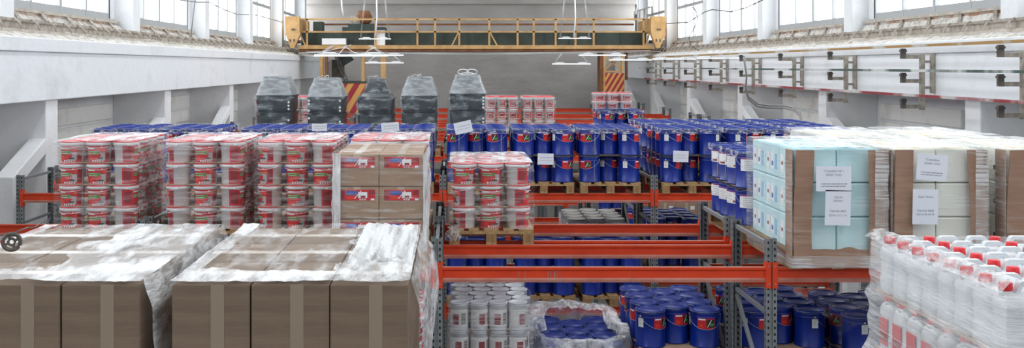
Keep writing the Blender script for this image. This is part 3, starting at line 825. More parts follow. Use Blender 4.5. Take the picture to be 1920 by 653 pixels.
ORD = ['first', 'second', 'third', 'fourth', 'fifth', 'sixth', 'seventh', 'eighth', 'ninth']
def sheet(x, y, z, w, d, desc, wavy=.0):
    def f(u, v):
        X, Y = (u - .5) * w, (v - .5) * d
        return (X, Y, wavy * nz(X, Y, z, 3) * 1.5)
    mb = MB().grid(f, 8, 8)
    b = len(mb.v)
    o = mb.build('cardboard_sheet', 'cardboard', None, (x, y, z)); s = o.modifiers.new('solid', 'SOLIDIFY'); s.thickness = .002; s.offset = 0
    tag(o, 'brown cardboard layer sheet ' + desc, 'sheet', 'cardboard sheets between layers')
def put_pallet(x, yc, z, desc): dup(PAL, (x, yc, z), 0, 'bare wooden pallet ' + desc)
def lay3(r, n=4, dx=.262, dy=.3025):
    """three columns, the middle one set back half a pail: (column, row, x, y from the front)"""
    out = []
    for c, x in ((0, -dx), (1, 0), (2, dx)):
        for k in range(n - (1 if c == 1 else 0)):
            out.append((c, k, x, r + .004 + k * dy + (.5 * dy if c == 1 else 0)))
    return out
CN = ['left', 'middle', 'right']
def film_wrap(name, x, y, z0, z1, w, d, m, label, amp=.012, pinch=(), n=120, nzv=30, close_top=None, mt='film_top', bulge=0, sag=.01, group='stretch film round the loads', seed=0, r=.012, open_sides=(), matfn=None, mats=None):
    """a sleeve of film round a load (w x d), with an optional sheet over the top"""
    mb = MB(); hw, hd = w / 2, d / 2
    per = []
    L = 2 * (w + d)
    def outline(t):
        s = t * L
        if s < w: return (-hw + s, -hd, 0, -1)
        s -= w
        if s < d: return (hw, -hd + s, 1, 0)
        s -= d
        if s < w: return (hw - s, hd, 0, 1)
        s -= w
        return (-hw, hd - s, -1, 0)
    def f(u, v):
        u = u % 1
        px_, py_, nx, ny = outline(u)
        # soften the corners
        q = 1 - r * (max(0, abs(px_) / hw - .9) * 10 * max(0, abs(py_) / hd - .9) * 10)
        z = z0 + v * (z1 - z0)
        k = amp * (nz(px_ * 2, py_ * 2, z * 7, 1, seed) + .55) + amp * .5 * nz(px_ * 9, py_ * 9, z * 22, 1, seed)
        k = max(k, 0)
        for pz, pw, pa in pinch: k += max(pa, -k * .8) * math.exp(-((z - pz) / pw) ** 2)
        k += bulge * math.sin(PI * v)
        return (px_ * q + nx * k, py_ * q + ny * k, z + .004 * nz(px_ * 5, py_ * 5, v, 2, seed))
    mb.grid(f, n, nzv, 0, mfn=matfn)
    if close_top is not None:
        def g(u, v):
            X, Y = (u - .5) * (w - .01), (v - .5) * (d - .01)
            e = max(abs(u - .5), abs(v - .5)) * 2
            zz = z1 + close_top + .016 * abs(nz(X * 4, Y * 4, 0, 1, seed + 3)) + .007 * abs(nz(X * 14, Y * 5, 3, 1, seed)) - close_top * max(0, (e - .82) / .18) ** 2
            return (X, Y, zz)
        mb.grid(g, 34, 44, 1 if not mats else len(mats) - 1)
    o = mb.build(name, mats or [m, mt], None, (x, y, 0), fix=False)
    return tag(o, label, 'film', group)
def strap(x, y, z, w, d, label, t=.008, m='strap'):
    hw, hd = w / 2, d / 2
    mb = MB()
    for (a, b, c_, d_) in ((-hw, hw, -hd - .003, -hd), (-hw, hw, hd, hd + .003), (-hw - .003, -hw, -hd, hd), (hw, hw + .003, -hd, hd)): mb.box(a, b, c_, d_, -t, t)
    tag(mb.build('strapping_band', m, None, (x, y, z)), label, 'strap', 'dark bands round the blue pails')

def pail_load(x, yf, zp, desc, layers=2, lower='shell', proto=PAIL, side=None, pal=True, band=True, filmtop=True, rots=None, top_rows=None, kindname='blue steel pail', n=4, dtop=0):
    """desc: 'on the third load of the blue row' etc. yf = front face; zp = underside of the pallet"""
    yc = yf + .605
    if pal: put_pallet(x, yc, zp, 'under ' + desc)
    zb = zp + .1445
    for l in range(layers):
        top = l == layers - 1
        for c, k, dx, dy in lay3(PR, n):
            if not top and lower == 'shell' and not (k == 0 or (side == 'L' and c == 0) or (side == 'R' and c == 2)): continue
            if not top and lower == 'none': continue
            if top and top_rows and k >= top_rows: continue
            rot = (rots or {}).get(c, 0) if k == 0 else random.choice((0, 1.2, 2.5, -1.0, -2.0))
            if side == 'L' and c == 0 and k: rot = random.choice((-1.2, -1.7, -.8))
            rot += random.uniform(-.08, .08)
            lay = ('top' if top else 'bottom') + ' layer' if layers > 1 else ''
            lab = '%s, %s-row %s, %s, %s' % (kindname, ORD[k], CN[c], lay, desc) if lay else '%s, %s-row %s, %s' % (kindname, ORD[k], CN[c], desc)
            dup(proto, (x + dx, yf + dy, zb + l * (PHT + (.004 if layers > 1 else 0))), rot, lab.replace('  ', ' '), kindname + 's ' + desc)
        if not top and lower in ('shell', 'none'): sheet(x, yc - .02, zb + (l + 1) * (PHT + .004) - .0025, .78, 1.1, 'amid ' + desc)
    if band:
        strap(x, yc - .0025, zb + PHT * (layers - 1) + (.003 if layers > 1 else .25), .828, 1.22, 'dark plastic band round ' + desc)
    if filmtop:
        zt = zb + layers * PHT
        film_wrap('stretch_film', x, yc - .0025, zt - .055, zt + .012, .828, 1.222, 'film_shine', 'shiny film collar round the lids of ' + desc, amp=.006, n=90, nzv=6, seed=x, r=0)

# ---- row of blue loads on the third rack
FX = [-4.40, -3.49, -2.43, -1.55, -.66, .32, 1.20, 2.085, 3.17, 4.05, 4.93]
fr_ = {0: .0, 1: -.9, 2: -.45}
for i, x in enumerate(FX):
    d = 'on %s load of the long blue row' % ORD[i] if i < 9 else 'on the %s load of the blue row' % ('tenth' if i == 9 else 'last')
    d = d[3:]
    rr = {5: {0: -.7, 1: -.4, 2: -.5}, 6: {0: .0, 1: .55, 2: .45}, 7: {0: -.55, 1: .95, 2: 1.0}, 8: {0: .95, 1: .6, 2: 2.2}, 9: {0: 1.5, 1: .3, 2: 1.0}, 10: {0: 1.4, 1: .6, 2: .1}}.get(i, {0: .3, 1: .2, 2: .4})
    pail_load(x, 13.42, Z2, d, 2, 'shell' if i >= 5 else 'shell', side='L' if i in (5, 8) else None, rots=rr)
# fourth rack, right bay
for i, x in enumerate((3.17, 4.05, 4.93)):
    pail_load(x, 14.78, Z2, '%s load of the blue row behind' % ORD[i], 2, 'shell', side='L' if i == 0 else None, top_rows=4)
pail_load(3.17, 19.0, Z2, 'the far load topped with pink buckets', 2, 'shell', side='L', rots={0: .2, 1: .3, 2: .1})
k = 0
for l in range(2):
    for c in range(3):
        for q in range(2):
            dup(BUCKETP, (3.02 - .02 + (c - 1) * .243 + .01, 19.15 + q * .244, Z2 + .1445 + 2 * PHT + .03 + l * .152), random.uniform(-.4, .4),
                'small white bucket, %s column, %s row, %s layer, on the far blue load' % (CN[c], ORD[q], ['lower', 'upper'][l]), 'pink-lidded buckets on the far blue load')
film_wrap('stretch_film', 3.01, 19.27, Z2 + .1445 + 2 * PHT + .03, Z2 + .1445 + 2 * PHT + .345, .73, .5, 'film_bucket', 'clear film round the small pink buckets on the far blue load', close_top=.0, mt='film_bucket', amp=.006, n=60, nzv=12)
# third rack, lower level (seen below the orange beams)
for i, x in enumerate((.31, 1.22, 2.12)):
    pail_load(x, 13.42, Z1, '%s load of the low row beneath' % ORD[i], 2, 'shell', filmtop=False)
# fourth rack lower level, right: dark wet-looking lids; fifth rack low
pail_load(3.25, 14.8, Z1 + .1, 'the low load before the stacked cartons', 2, 'shell', filmtop=False, side=None)
pail_load(3.1, 19.0, Z1, 'the low far load left of cartons', 2, 'shell', filmtop=False, band=False)
# grey-lidded buckets
d = 'grey-lidded bucket load below the long beam'
put_pallet(2.1, 15.38, Z1 + .1, 'under the grey-lidded buckets')
for l in range(2):
    for c in range(3):
        for q in range(4):
            if l == 0 and q: continue
            dup(BUCKETG, (2.1 + (c - 1) * .286, 14.94 + q * .286 + (.06 if c == 1 else 0), Z1 + .1445 + .1 + l * .352), random.uniform(-.5, .5),
                'grey bucket with dull grey lid, %s column, %s row, %s layer' % (CN[c], ORD[q], ['lower', 'top'][l]), 'grey-lidded buckets under the long beam')
sheet(2.1, 15.38, Z1 + .2445 + .3505, .8, 1.15, 'amid the grey-lidded buckets')
film_wrap('stretch_film', 2.1, 15.4, Z1 + .247, Z1 + .2445 + .66, .86, 1.23, 'film_crumple', 'crumpled film around the grey-lidded buckets', amp=.012, n=80, nzv=14)
# stacked brown cartons far right low
ct = MB().box(-.2, .2, -.3, .3, 0, .24); CT = ct.build('cardboard_carton', 'cardboard', bevel=.006); tag(CT, 'x', 'box')
MB().box(-.025, .025, -.302, -.3, .0, .24).build('tape_strip', 'tape', CT); MB().box(-.02, .06, -.3025, -.3, .1, .17).build('label', 'label_white', CT, (.09, 0, 0))
put_pallet(4.12, 19.55, Z1, 'under the far brown cartons'); put_pallet(5.0, 19.55, Z1, 'under the farther right brown cartons')
for xx in range(4):
    for l in range(4):
        dup(CT, (3.98 + xx * .405, 19.35, Z1 + .145 + l * .2425), 0, 'far brown carton, %s column, %s layer up, under the long beam' % (ORD[xx], ORD[l]), 'far brown cartons under the long beam')

# ---- second rack: bucket loads
def bucket_load(x, yf, zp, layers, desc, side, proto=BUCKET, R=BR, H=BH, rows=4, rots=None, pal=True, only=None, kn='white bucket with red lid'):
    yc = yf + .58
    if pal: put_pallet(x, yc, zp, 'under ' + desc)
    zb = zp + .1445; p = 2 * R + .007
    for l in range(layers):
        top = l == layers - 1
        for c in range(3):
            for q in range(rows):
                if not top and not (q == 0 or (side == 'R' and c == 2) or (side == 'L' and c == 0)): continue
                if only and not only(l, c, q): continue
                rot = (rots[l % len(rots)][c] if rots else 0) if q == 0 else (1.2 if side == 'R' and c == 2 else (-1.5 if side == 'L' and c == 0 else 0)) + random.uniform(-.5, .5)
                dup(proto, (x + (c - 1) * p, yf + R + q * (p + .03), zb + l * (H + .003)), rot + random.uniform(-.05, .05),
                    '%s, %s-row %s, %s layer up, %s' % (kn, ORD[q], CN[c], ORD[l], desc), kn + 's of ' + desc)
        if not top: sheet(x, yc - .03, zb + (l + 1) * (H + .003) - .0015, .7, 1.05, '%s above pallet, %s' % (ORD[l], desc))
bucket_load(-3.395, 9.6, Z2, 4, 'leftmost red bucket load', 'R', rots=[[-.1, .1, 2.0]] * 4)
bucket_load(-2.375, 9.6, Z2, 4, 'second red bucket load', 'R', rots=[[-1.55, .1, 2.0], [-1.5, .1, 1.95], [-1.6, .05, 1.95], [-1.5, .1, 2.0]])
bucket_load(-1.495, 9.6, Z2, 4, 'third red bucket load', 'R', rots=[[-.95, .1, 2.0], [-1.0, .1, 1.9], [-.95, .1, .1], [-.9, .1, 2.0]])
bucket_load(-.62, 9.75, Z2, 4, 'bucket load behind labelled boxes', None, only=lambda l, c, q: l == 3 or q == 0)
bucket_load(.36, 9.6, Z2, 3, 'low bucket load by upright', 'R', rots=[[-1.2, .1, 1.8], [-1.25, .05, 1.7], [.1, .0, 2.0]])
bucket_load(-.64, 8.33, ZA - .145, 4, 'bucket load under the first beam', 'R', rots=[[.1, .1, .1]] * 4, only=lambda l, c, q: c > 0)
zt4 = Z2 + .1445 + 4 * (BH + .003)
for i, (x, dsc) in enumerate(((-3.395, 'leftmost red bucket load'), (-2.375, 'second red bucket load'), (-1.495, 'third red bucket load'))):
    film_wrap('stretch_film', x, 10.165, Z2 + .147, zt4 + .004, .785, 1.15, 'film_bucket', 'creased clear film over the ' + dsc, amp=.014, close_top=.006, pinch=((zt4 - .43, .03, .015), (zt4 - .62, .05, -.006)),
              seed=i + 2, mt='film_top', matfn=lambda u, v: 1 if .21 < u < .5 else 0, mats=['film_bucket', 'film_bucket_right', 'film_top'])
film_wrap('stretch_film', -.62, 10.3, Z2 + .147, zt4 + .004, .785, 1.16, 'film_bucket', 'white creased film over bucket load behind the labelled boxes', amp=.014, close_top=.006, seed=9, mt='film_top')
zt3 = Z2 + .1445 + 3 * (BH + .003)
film_wrap('stretch_film', .36, 10.17, Z2 + .147, zt3 + .006, .8, 1.16, 'film_bucket', 'creased clear film over the low bucket load by the upright', amp=.016, close_top=.008, seed=12, mt='film_top', pinch=((zt3 - .22, .02, .012),))
film_wrap('stretch_film', -.64, 8.88, ZA + .003, ZA + 1.0, .77, 1.11, 'film_bucket', 'bulging film over the bucket load under the first beam', amp=.022, seed=15)
tag(MB().grid(lambda u, v: (.36 - .42 + .12 * u + .02 * math.sin(9 * v), 9.57 - .03 * math.sin(7 * u + v * 5) - .02, Z2 + .17 - .12 * v + .015 * math.sin(20 * u)), 14, 14).build('film_scrap', 'film_crumple'), 'crumpled scrap of film hanging off the pallet beside the upright', 'film')

# white paint cans on the lower level
put_pallet(.36, 10.2, Z1, 'under the white paint cans')
zc = Z1 + .1445; cr_ = .088; cp = .185
for l in range(3):
    for c in range(4):
        for q in range(6):
            if l < 2 and not (q == 0 or c == 3): continue
            if l < 1 and q > 1: continue
            xx = .36 + (c - 1.5) * cp; yy = 9.71 + q * cp
            dup(CAN, (xx + (.022 if q % 2 else -.022), yy, zc + l * .264), random.uniform(-.25, .25) + (.25 if c % 2 else -.2),
                'small white paint can, %s column, %s row, %s layer up, beneath the long beams' % (ORD[c], ORD[q], ORD[l]), 'white paint cans beneath the long beams')
for l in range(2): sheet(.36, 10.2, zc + (l + 1) * .264 - .0014, .72, 1.1, '%s amid the white paint cans' % ORD[l])
film_wrap('stretch_film', .36, 10.175, Z1 + .147, zc + .8, .80, 1.16, 'film_side', 'clear film round the white paint cans', amp=.01, seed=21, pinch=((zc + .53, .02, .014), (zc + .26, .02, .01)))
# single-layer blue load with torn film collar
pail_load(1.245, 9.72, Z1, 'low load inside torn film collar', 1, 'shell', band=False, filmtop=False)
def collar():
    mb = MB(); zt = Z1 + .1445 + PHT
    def f(u, v):
        a = 2 * PI * u
        c, s = math.cos(a), math.sin(a); k = (abs(c) ** 4 + abs(s) ** 4) ** -.25
        pr = [(.47, -.34), (.5, -.2), (.48, -.02), (.455, .12), (.36, .12), (.31, .05)]
        t = v * (len(pr) - 1); i = min(int(t), len(pr) - 2); fr = t - i
        rr = pr[i][0] * (1 - fr) + pr[i + 1][0] * fr; zz = pr[i][1] * (1 - fr) + pr[i + 1][1] * fr
        w = nz(c * 2.5, s * 2.5, v * 2, 1, 5); w2 = nz(c * 8, s * 8, v * 6, 1, 8)
        rr += .03 * abs(w) + .018 * abs(w2)
        zz += (.06 * w + .03 * w2) * v
        zz += (.08 * max(0, s) - .10 * max(0, -s)) * max(0, v - .3) * 1.4
        if s < -.2: rr += .08 * v
        return (1.25 + max(rr, .0) * c * k * .97, 10.32 + rr * s * k * 1.36, zt + zz)
    mb.grid(f, 130, 34, 0); return mb
tag(collar().build('stretch_film', 'film_crumple', fix=False), 'torn crumpled film collar standing round the low blue load', 'film', 'stretch film round the loads')
pail_load(2.16, 9.62, Z1, 'low load right of film collar', 2, 'shell', side='L', rots={0: .7, 1: .5, 2: -.1}, filmtop=False)
pail_load(3.17, 9.62, Z1, 'low load behind the braced frame', 2, 'shell', side='L', rots={0: .6, 1: .5, 2: 1.6}, filmtop=False)
pail_load(4.07, 9.4, Z1, 'low load draped with loose film', 2, 'shell', side='L', rots={0: 1.7, 1: .5, 2: 1.4}, filmtop=False)
def drape():
    mb = MB(); zt = Z1 + .1445 + 2 * PHT
    def f(u, v):
        x = 3.5 + u * .98; y = 9.2 + v * 1.38
        z = zt + .03 + .03 * nz(x * 3, y * 3, 0, 1, 4) + .03 * nz(x * 8, y * 8, 0, 1, 6) - (.1 + .1 * nz(x, 0, 0, 5)) * max(0, .12 - v) * 8 - .05 * max(0, .1 - u) * 10
        z = max(z, zt + .006) if v > .1 and u > .1 else z
        return (x, y, z)
    mb.grid(f, 40, 40); return mb
tag(drape().build('stretch_film', 'film_bucket', fix=False), 'loose clear film draped over the lids of the low right load', 'film', 'stretch film round the loads')
# blue pails with white labels, second rack right bay
pail_load(3.17, 9.78, Z2, 'white-labelled load beside aqua boxes', 2, 'shell', proto=PAILW, side='L', rots={0: 0, 1: 0, 2: 0}, kindname='blue pail')

# ---- labelled cardboard boxes on the first rack
BW, BD, BHH = .362, .385, .272
def carton():
    r = MB().box(-BW / 2, BW / 2, -BD / 2, BD / 2, 0, BHH - .0055).build('cardboard_box', 'cardboard', bevel=.006); tag(r, 'x', 'box')
    MB().box(-BW / 2 + .004, BW / 2 - .004, -.0025, .0025, BHH - .0055, BHH - .0046, 0).build('flap_seam', 'cardboard_edge', r)
    MB().box(-.03, .03, -BD / 2 + .004, BD / 2 - .004, BHH - .0055, BHH - .0044).box(-.03, .03, -BD / 2 - .001, -BD / 2, BHH - .07, BHH - .004).build('tape_strip', 'tape', r)
    lb = MB(); y = -BD / 2 - .0015
    def q(x0, x1, z0, z1, m, dy=0): lb.box(x0, x1, y - dy - .0006, y - dy, z0, z1, m)
    q(-.14, .15, .155, .245, 0)
    q(-.09, .0, .2, .235, 1, .001); q(.01, .085, .175, .225, 2, .001); q(.03, .07, .178, .195, 5, .002); q(-.14, -.105, .16, .24, 5, .001); q(.1, .145, .2, .24, 5, .001); q(-.085, -.02, .165, .19, 4, .001)
    lb.prism([(-.025, .17), (-.017, .17), (.04, .238), (.032, .238)], 'y', y - .0035, y - .003, 2)
    for k in range(3): q(.02 + k * .02, .032 + k * .02, .158, .166, 2, .001)
    q(-.07, .0, .236, .243, 4, .001); q(.115, .145, .157, .172, 2, .002)
    lb.build('printed_label', ['label_red', 'label_blue', 'label_white', 'label_dark', 'label_orange', 'dark_red'], r)
    return r
CB = carton()
put_pallet(-.618, 9.0, Z2, 'under the cardboard boxes with red labels')
zb = Z2 + .1445
for l in range(3):
    for c in range(2):
        for q in range(3):
            if l < 2 and not (q == 0 or c == 1): continue
            dup(CB, (-.618 + (c - .5) * (BW + .004), 8.43 + BD / 2 + q * (BD + .003), zb + l * BHH), 0,
                'cardboard box with red printed label, %s column, %s row, %s layer up' % (['left', 'right'][c], ORD[q], ORD[l]), 'cardboard boxes with red labels')
for l in range(2): sheet(-.618, 9.0, zb + (l + 1) * BHH - .0022, .7, 1.12, '%s beneath the red-labelled boxes' % ORD[l])
zt = zb + 3 * BHH
film_wrap('stretch_film', -.618, 9.01, Z2 + .147, zt + .008, .765, 1.2, 'film_side', 'creased film round the red-labelled cardboard boxes, white at its edges', amp=.016, seed=31, close_top=.005, mt='film_bucket', bulge=.01, mats=['film_bucket', 'film_pleat', 'film_bucket'], matfn=lambda u, v: 1 if (u > .985 or .19 < u < .5 or u < .01) else 0)

# ---- near brown box loads
NW, ND, NH = .264, .392, .262
NHB = NH - .0052
def nbox():
    r = MB().box(-NW / 2, NW / 2, -ND / 2, ND / 2, 0, NHB).build('brown_box', 'cardboard_near', bevel=.005); tag(r, 'x', 'box')
    MB().box(.0, .045, -ND / 2 - .0008, -ND / 2, 0, NHB).build('tape_strip', 'tape_brown', r)
    MB().box(-NW / 2, NW / 2, -.004, .0, NHB - .0005, NHB + .0006).box(-NW / 2, NW / 2, -.03, .03, NHB, NHB + .0012, 1).build('flap_seam', ['cardboard_edge', 'tape'], r)
    return r
NB = nbox()
ZN = E - .735
for (x0, desc) in ((-.955, 'front load by centre'), (-1.865, 'front load at corner')):
    put_pallet(x0 + .4, 4.02, ZN - 3 * NH - .1455, 'under the big brown boxes, ' + desc)
    for l in range(3):
        for c in range(3):
            for q in range(3):
                if l < 2 and not (q == 0 or c == 2): continue
                dup(NB, (x0 + .134 + c * (NW + .004), 3.43 + ND / 2 + q * (ND + .004), ZN - (3 - l) * NH), random.uniform(-.004, .004),
                    'big plain brown box, %s-row %s, %s layer up, %s' % (ORD[q], CN[c], ORD[l], desc), 'big brown boxes on the nearest pallets')
    for l in range(2): sheet(x0 + .4, 4.02, ZN - (2 - l) * NH - .0025, .78, 1.15, '%s under brown boxes, %s' % (ORD[l], desc))
# film on those loads: top sheets and side skirts, open at the front
def near_film(x0, seed, desc, patch_at=None, heavy=.78):
    mb = MB()
    def inp(u, v): return patch_at and patch_at[0] < u < patch_at[1] and patch_at[2] < v < patch_at[3]
    def g(u, v):
        X = x0 - .004 + u * .812; Y = 3.425 + v * 1.22
        z = ZN + .005 + .018 * abs(nz(X * 4, Y * 4, 0, 1, seed)) + .006 * abs(nz(X * 22 + Y * 9, Y * 5, 0, 1, seed))
        if inp(u, v): z += .006 + .005 * math.sin((X * .8 + Y * .42) * 210)
        return (X, Y, z)
    def which(u, v):
        if inp(u, v): return 1
        w = .1 * nz(u * 4, v * 4, 0, 1.2, seed)
        if v < .15 + w or u > heavy + w * 1.5 or u < .07 + w * .5: return 3
        return 0
    mb.grid(g, 90, 90, 0, mfn=which)
    def sk(u, v):
        Y = 3.43 + u * 1.21
        z = ZN + .015 - v * .75
        X = x0 + .81 + (.02 + .05 * math.sin(PI * min(1, v * 1.3)) * (.4 + .6 * u)) * min(1, v * 8) + .02 * abs(nz(Y * 6, z * 3, 0, 1, seed)) + .008 * abs(nz(Y * 20, z * 9, 1, 1, seed))
        return (X, Y, z)
    mb.grid(sk, 50, 30, 2)
    tag(mb.build('stretch_film', ['film_boxtop', 'film_pleat', 'film_skirt', 'film_gloss'], fix=False), 'glossy creased film over the brown boxes, ' + desc, 'film', 'stretch film round the loads')
near_film(-.955, 3, 'front load by centre', (.69, .985, .27, .96), .7)
near_film(-1.865, 8, 'front load at corner', None, .5)
# small wheel-shaped strap reel lying on the corner load
rl = empty('strap_reel', (-1.70, 3.9, ZN + .058)); tag(rl, 'small dark wheel-shaped reel standing on film of the corner load', 'reel')
def ringm(R, r, n=28): return MB().tube([(R * math.cos(2 * PI * i / n), 0, R * math.sin(2 * PI * i / n)) for i in range(n)], r, 8, closed=True)
w = ringm(.031, .008); w.build('rim', 'dark_steel', rl)
ringm(.012, .005).build('hub', 'dark_steel', rl)
for k in range(4):
    a = k * PI / 2 + .4; MB().bar((.012 * math.cos(a), 0, .012 * math.sin(a)), (.03 * math.cos(a), 0, .03 * math.sin(a)), .01, .01).build('spoke', 'dark_steel', rl)
MB().tube([(.01, .0, .035), (.05, .15, .03), (.07, .35, .0), (.1, .65, -.01)], .003, 5).build('cord', 'dark_steel', rl)
for o in [c for c in bpy.data.objects if c.parent == rl]: pass
rl.rotation_euler = (0, 0, .35)

# ---- nearest rack line carrying those loads (below the frame)
for x in (-2.0, .0, 1.7, 2.9):
    pass
zn = ZN - 3 * NH - .1455
for (xa, xb, lab) in ((-2.1, .02, 'left'), (1.72, 3.0, 'right')):
    for yy, t in ((3.5, 'front'), (4.5, 'rear')):
        r = beam_mesh(xb - xa).build('rack_beam', ['orange_paint', 'beam_pale'], None, ((xa + xb) / 2, yy, zn))
        tag(r, 'orange beam under the nearest %s loads, %s one' % (lab, t), 'beam', 'orange beams of the pallet racking')
        for px_ in (xa, xb):
            MB().box(px_ - .045, px_ + .045, -.0 + .055, .1, -zn, .2).build('post', 'galvanised', r, (-(xa + xb) / 2 if False else 0, 0, 0)).location = (-(xa + xb) / 2, 0, 0)

# ---- jerrycans
XJ = 1.905; YJ = 3.49
put_pallet(2.27, 4.04, zn, 'under the white jerrycans')
jz = zn + .1445; jh = .2555
colx = [1.995, 2.17, 2.345, 2.53]
for l in range(3):
    for c in range(4):
        for q in range(8):
            if l < 2 and not (c == 0 or q == 0): continue
            dup(JUG if l < 2 else JUGP, (colx[c], YJ + .065 + q * .1345, jz + l * jh), 0 if c < 2 else PI,
                'white jerrycan with red cap, %s column, %s row back, %s layer up' % (ORD[c], ORD[q], ORD[l]), 'white jerrycans with red caps')
for l in range(2): sheet(2.27, 4.03, jz + (l + 1) * jh - .0008, .74, 1.12, '%s amid the white jerrycans' % ORD[l])
film_wrap('stretch_film', 2.262, 4.03, jz + .003, jz + 3 * jh - .02, .745, 1.13, 'film_wide', 'shiny creased film wound round the jerrycan load', amp=.018, seed=41, pinch=((jz + 2 * jh - .01, .03, .03), (jz + jh - .01, .03, .03), (jz + 2 * jh + .12, .07, -.008)), n=160, nzv=60)

def veil():
    mb = MB(); zt_ = jz + 3 * jh
    def f(u, v):
        Y = 3.46 + u * 1.15
        X = 1.872 + v * .13
        z = zt_ - .02 + (.03 + .008) * min(1, v * 4) - .02 * max(0, (v - .6) / .4) + .006 * nz(Y * 7, v * 2, 0, 1, 2) + .004 * nz(Y * 25, v * 6, 0, 1, 4)
        if .2 < v < .8: z = max(z, zt_ + .004)
        return (X, Y, z)
    mb.grid(f, 90, 14); return mb
tag(veil().build('stretch_film', 'film_veil', fix=False), 'loose film edge folded over the caps along one side of jerrycan load', 'film', 'stretch film round the loads')
# ---- aqua and cream box loads with cardboard corner boards
AW, AD, AH = .355, .385, .286
def softbox(m, side_print, name):
    r = MB().box(-AW / 2, AW / 2, -AD / 2, AD / 2, 0, AH - .0055).build(name, m, bevel=.012); tag(r, 'x', 'box')
    sp = MB(); x = -AW / 2 - .001
    sp.box(x - .0008, x, -.15, -.09, .06, .2, 0); sp.box(x - .0008, x, -.06, .02, .06, .21, 1); sp.box(x - .0016, x - .0008, -.045, .0, .09, .13, 2)
    sp.box(x - .0008, x, .06, .14, .06, .21, 1); sp.box(x - .0016, x - .0008, .08, .12, .12, .15, 3)
    sp.build('side_print', side_print, r)
    MB().box(-.05, -.02, -.08, .08, AH - .0055, AH - .0042, 0).box(.04, .1, -.1, -.04, AH - .0055, AH - .0042, 1).build('top_print', [side_print[0], side_print[3]], r)
    return r
AQ = softbox('aqua_box', ['label_lightblue', 'label_white', 'label_blue', 'dark_red'], 'aqua_box')
CRM = softbox('cream_box', ['label_yellow', 'label_white', 'label_dark', 'label_yellow'], 'cream_box')
def box_load(proto, x, yf, desc, kn, zdrop=0, boards=True, full=True):
    put_pallet(x, yf + .6, Z2, 'under the ' + desc)
    zb = Z2 + .1445
    for l in range(3):
        for c in range(2):
            for q in range(3):
                if l < 2 and not (q == 0 or c == 0): continue
                if not full and l < 2 and q: continue
                dup(proto, (x + (c - .5) * (AW + .006), yf + .03 + AD / 2 + q * (AD + .004), zb + l * (AH - zdrop)), 0,
                    '%s, %s-row %s, %s layer up, %s' % (kn, ORD[q], ['left', 'right'][c], ORD[l], desc), kn + 'es of ' + desc)
        if l < 2: sheet(x, yf + .62, zb + (l + 1) * (AH - zdrop) - .0015, .66, 1.1, '%s amid the %s' % (ORD[l], desc))
    z1 = zb + 3 * AH
    if boards:
        for sx, nm in ((-1, 'left'), (1, 'right')):
            mb = MB(); t = .01; w = .15 if sx < 0 else .13
            def yo(z): return .012 * math.sin(z * 5 + x * 3)
            nk = 12
            X = sx * (AW + .016)
            for k in range(nk):
                za, zb2 = zb - .1 + (z1 - zb + .09) * k / nk, zb - .1 + (z1 - zb + .09) * (k + 1) / nk
                a, b = sorted((X, X - sx * w))
                ya, yb = yo(za), yo(zb2)
                ya -= .03; yb -= .03
                vs = [(a + sx * .01 * math.sin(za * 4), -t + ya, za), (b + sx * .01 * math.sin(za * 4), -t + ya, za), (b + sx * .01 * math.sin(za * 4), 0 + ya, za), (a + sx * .01 * math.sin(za * 4), ya, za)]
                vs += [(a + sx * .01 * math.sin(zb2 * 4), -t + yb, zb2), (b + sx * .01 * math.sin(zb2 * 4), -t + yb, zb2), (b + sx * .01 * math.sin(zb2 * 4), 0 + yb, zb2), (a + sx * .01 * math.sin(zb2 * 4), yb, zb2)]
                fs = [(0, 1, 5, 4), (1, 2, 6, 5), (2, 3, 7, 6), (3, 0, 4, 7)] + ([(3, 2, 1, 0)] if k == 0 else []) + ([(4, 5, 6, 7)] if k == nk - 1 else [])
                mb.add(vs, fs, 0)
            a, b = sorted((X + sx * .018, X + sx * (t + .018))); mb.box(a, b, -.03, .12, zb - .03, z1 - .01)
            o = mb.build('corner_board', 'corner_board', None, (x, yf, 0))
            tag(o, 'brown cardboard corner board, %s front edge of %s' % (nm, desc), 'corner board', 'cardboard corner boards on the box loads')
    film_wrap('stretch_film', x, yf + .6, Z2 + .02, z1 + .012, .808, 1.32, 'film_wide', 'ribbed clear film wound round ' + desc, amp=.007, close_top=.01, seed=x * 3, mt='film_top', n=130, nzv=40, mats=['film_box', 'film_clear', 'film_wide', 'film_top'],
              matfn=lambda u, v: 2 if v < .1 else (1 if u < .155 else (2 if u < .195 else 0)))
    if boards:
        mb = MB().grid(lambda u, v: (-.36 + u * .72, -.022 + .008 * nz(u * 8, v * 3, x, 1), Z2 + .02 + v * (.16 + .04 * nz(u * 6, 0, x))), 30, 5)
        tag(mb.build('cardboard_apron', 'corner_board', None, (x, yf, 0)), 'crumpled brown cardboard apron along the foot of the ' + desc, 'cardboard', 'cardboard aprons at the foot of box loads')
def note(x, y, z, w, h, lines, desc, rotz=0, cat='sheet', tilt=0, name='paper_note'):
    mb = MB().box(-w / 2, w / 2, -.0015, 0, -h / 2, h / 2, 0)
    for txt, zz, sz in lines:
        if txt == '~':          # a line of print too small to read
            q = -w * .36; rr = random.Random(int(abs(zz) * 1e4))
            while q < w * .34:
                L_ = rr.uniform(.006, .03); mb.box(q, q + L_, -.0022, -.0015, zz, zz + sz * .4, 1); q += L_ + .005
            continue
        text_faces(mb, txt, sz, lambda a, b, zz=zz: (a, -.0022, zz + b), 1, bold=.0)
    o = mb.build(name, ['paper', 'label_text' if name == 'paper_note' else 'label_grey'], None, (x, y, z), fix=False); o.rotation_euler = (0, tilt, rotz)
    return tag(o, desc, cat)
def pxn(x0, x1, y0, y1, D): s = D / 1900; return ((x0 + x1) / 2 - 850) * s, D, E - ((y0 + y1) / 2 - 124) * s, (x1 - x0) * s, (y1 - y0) * s
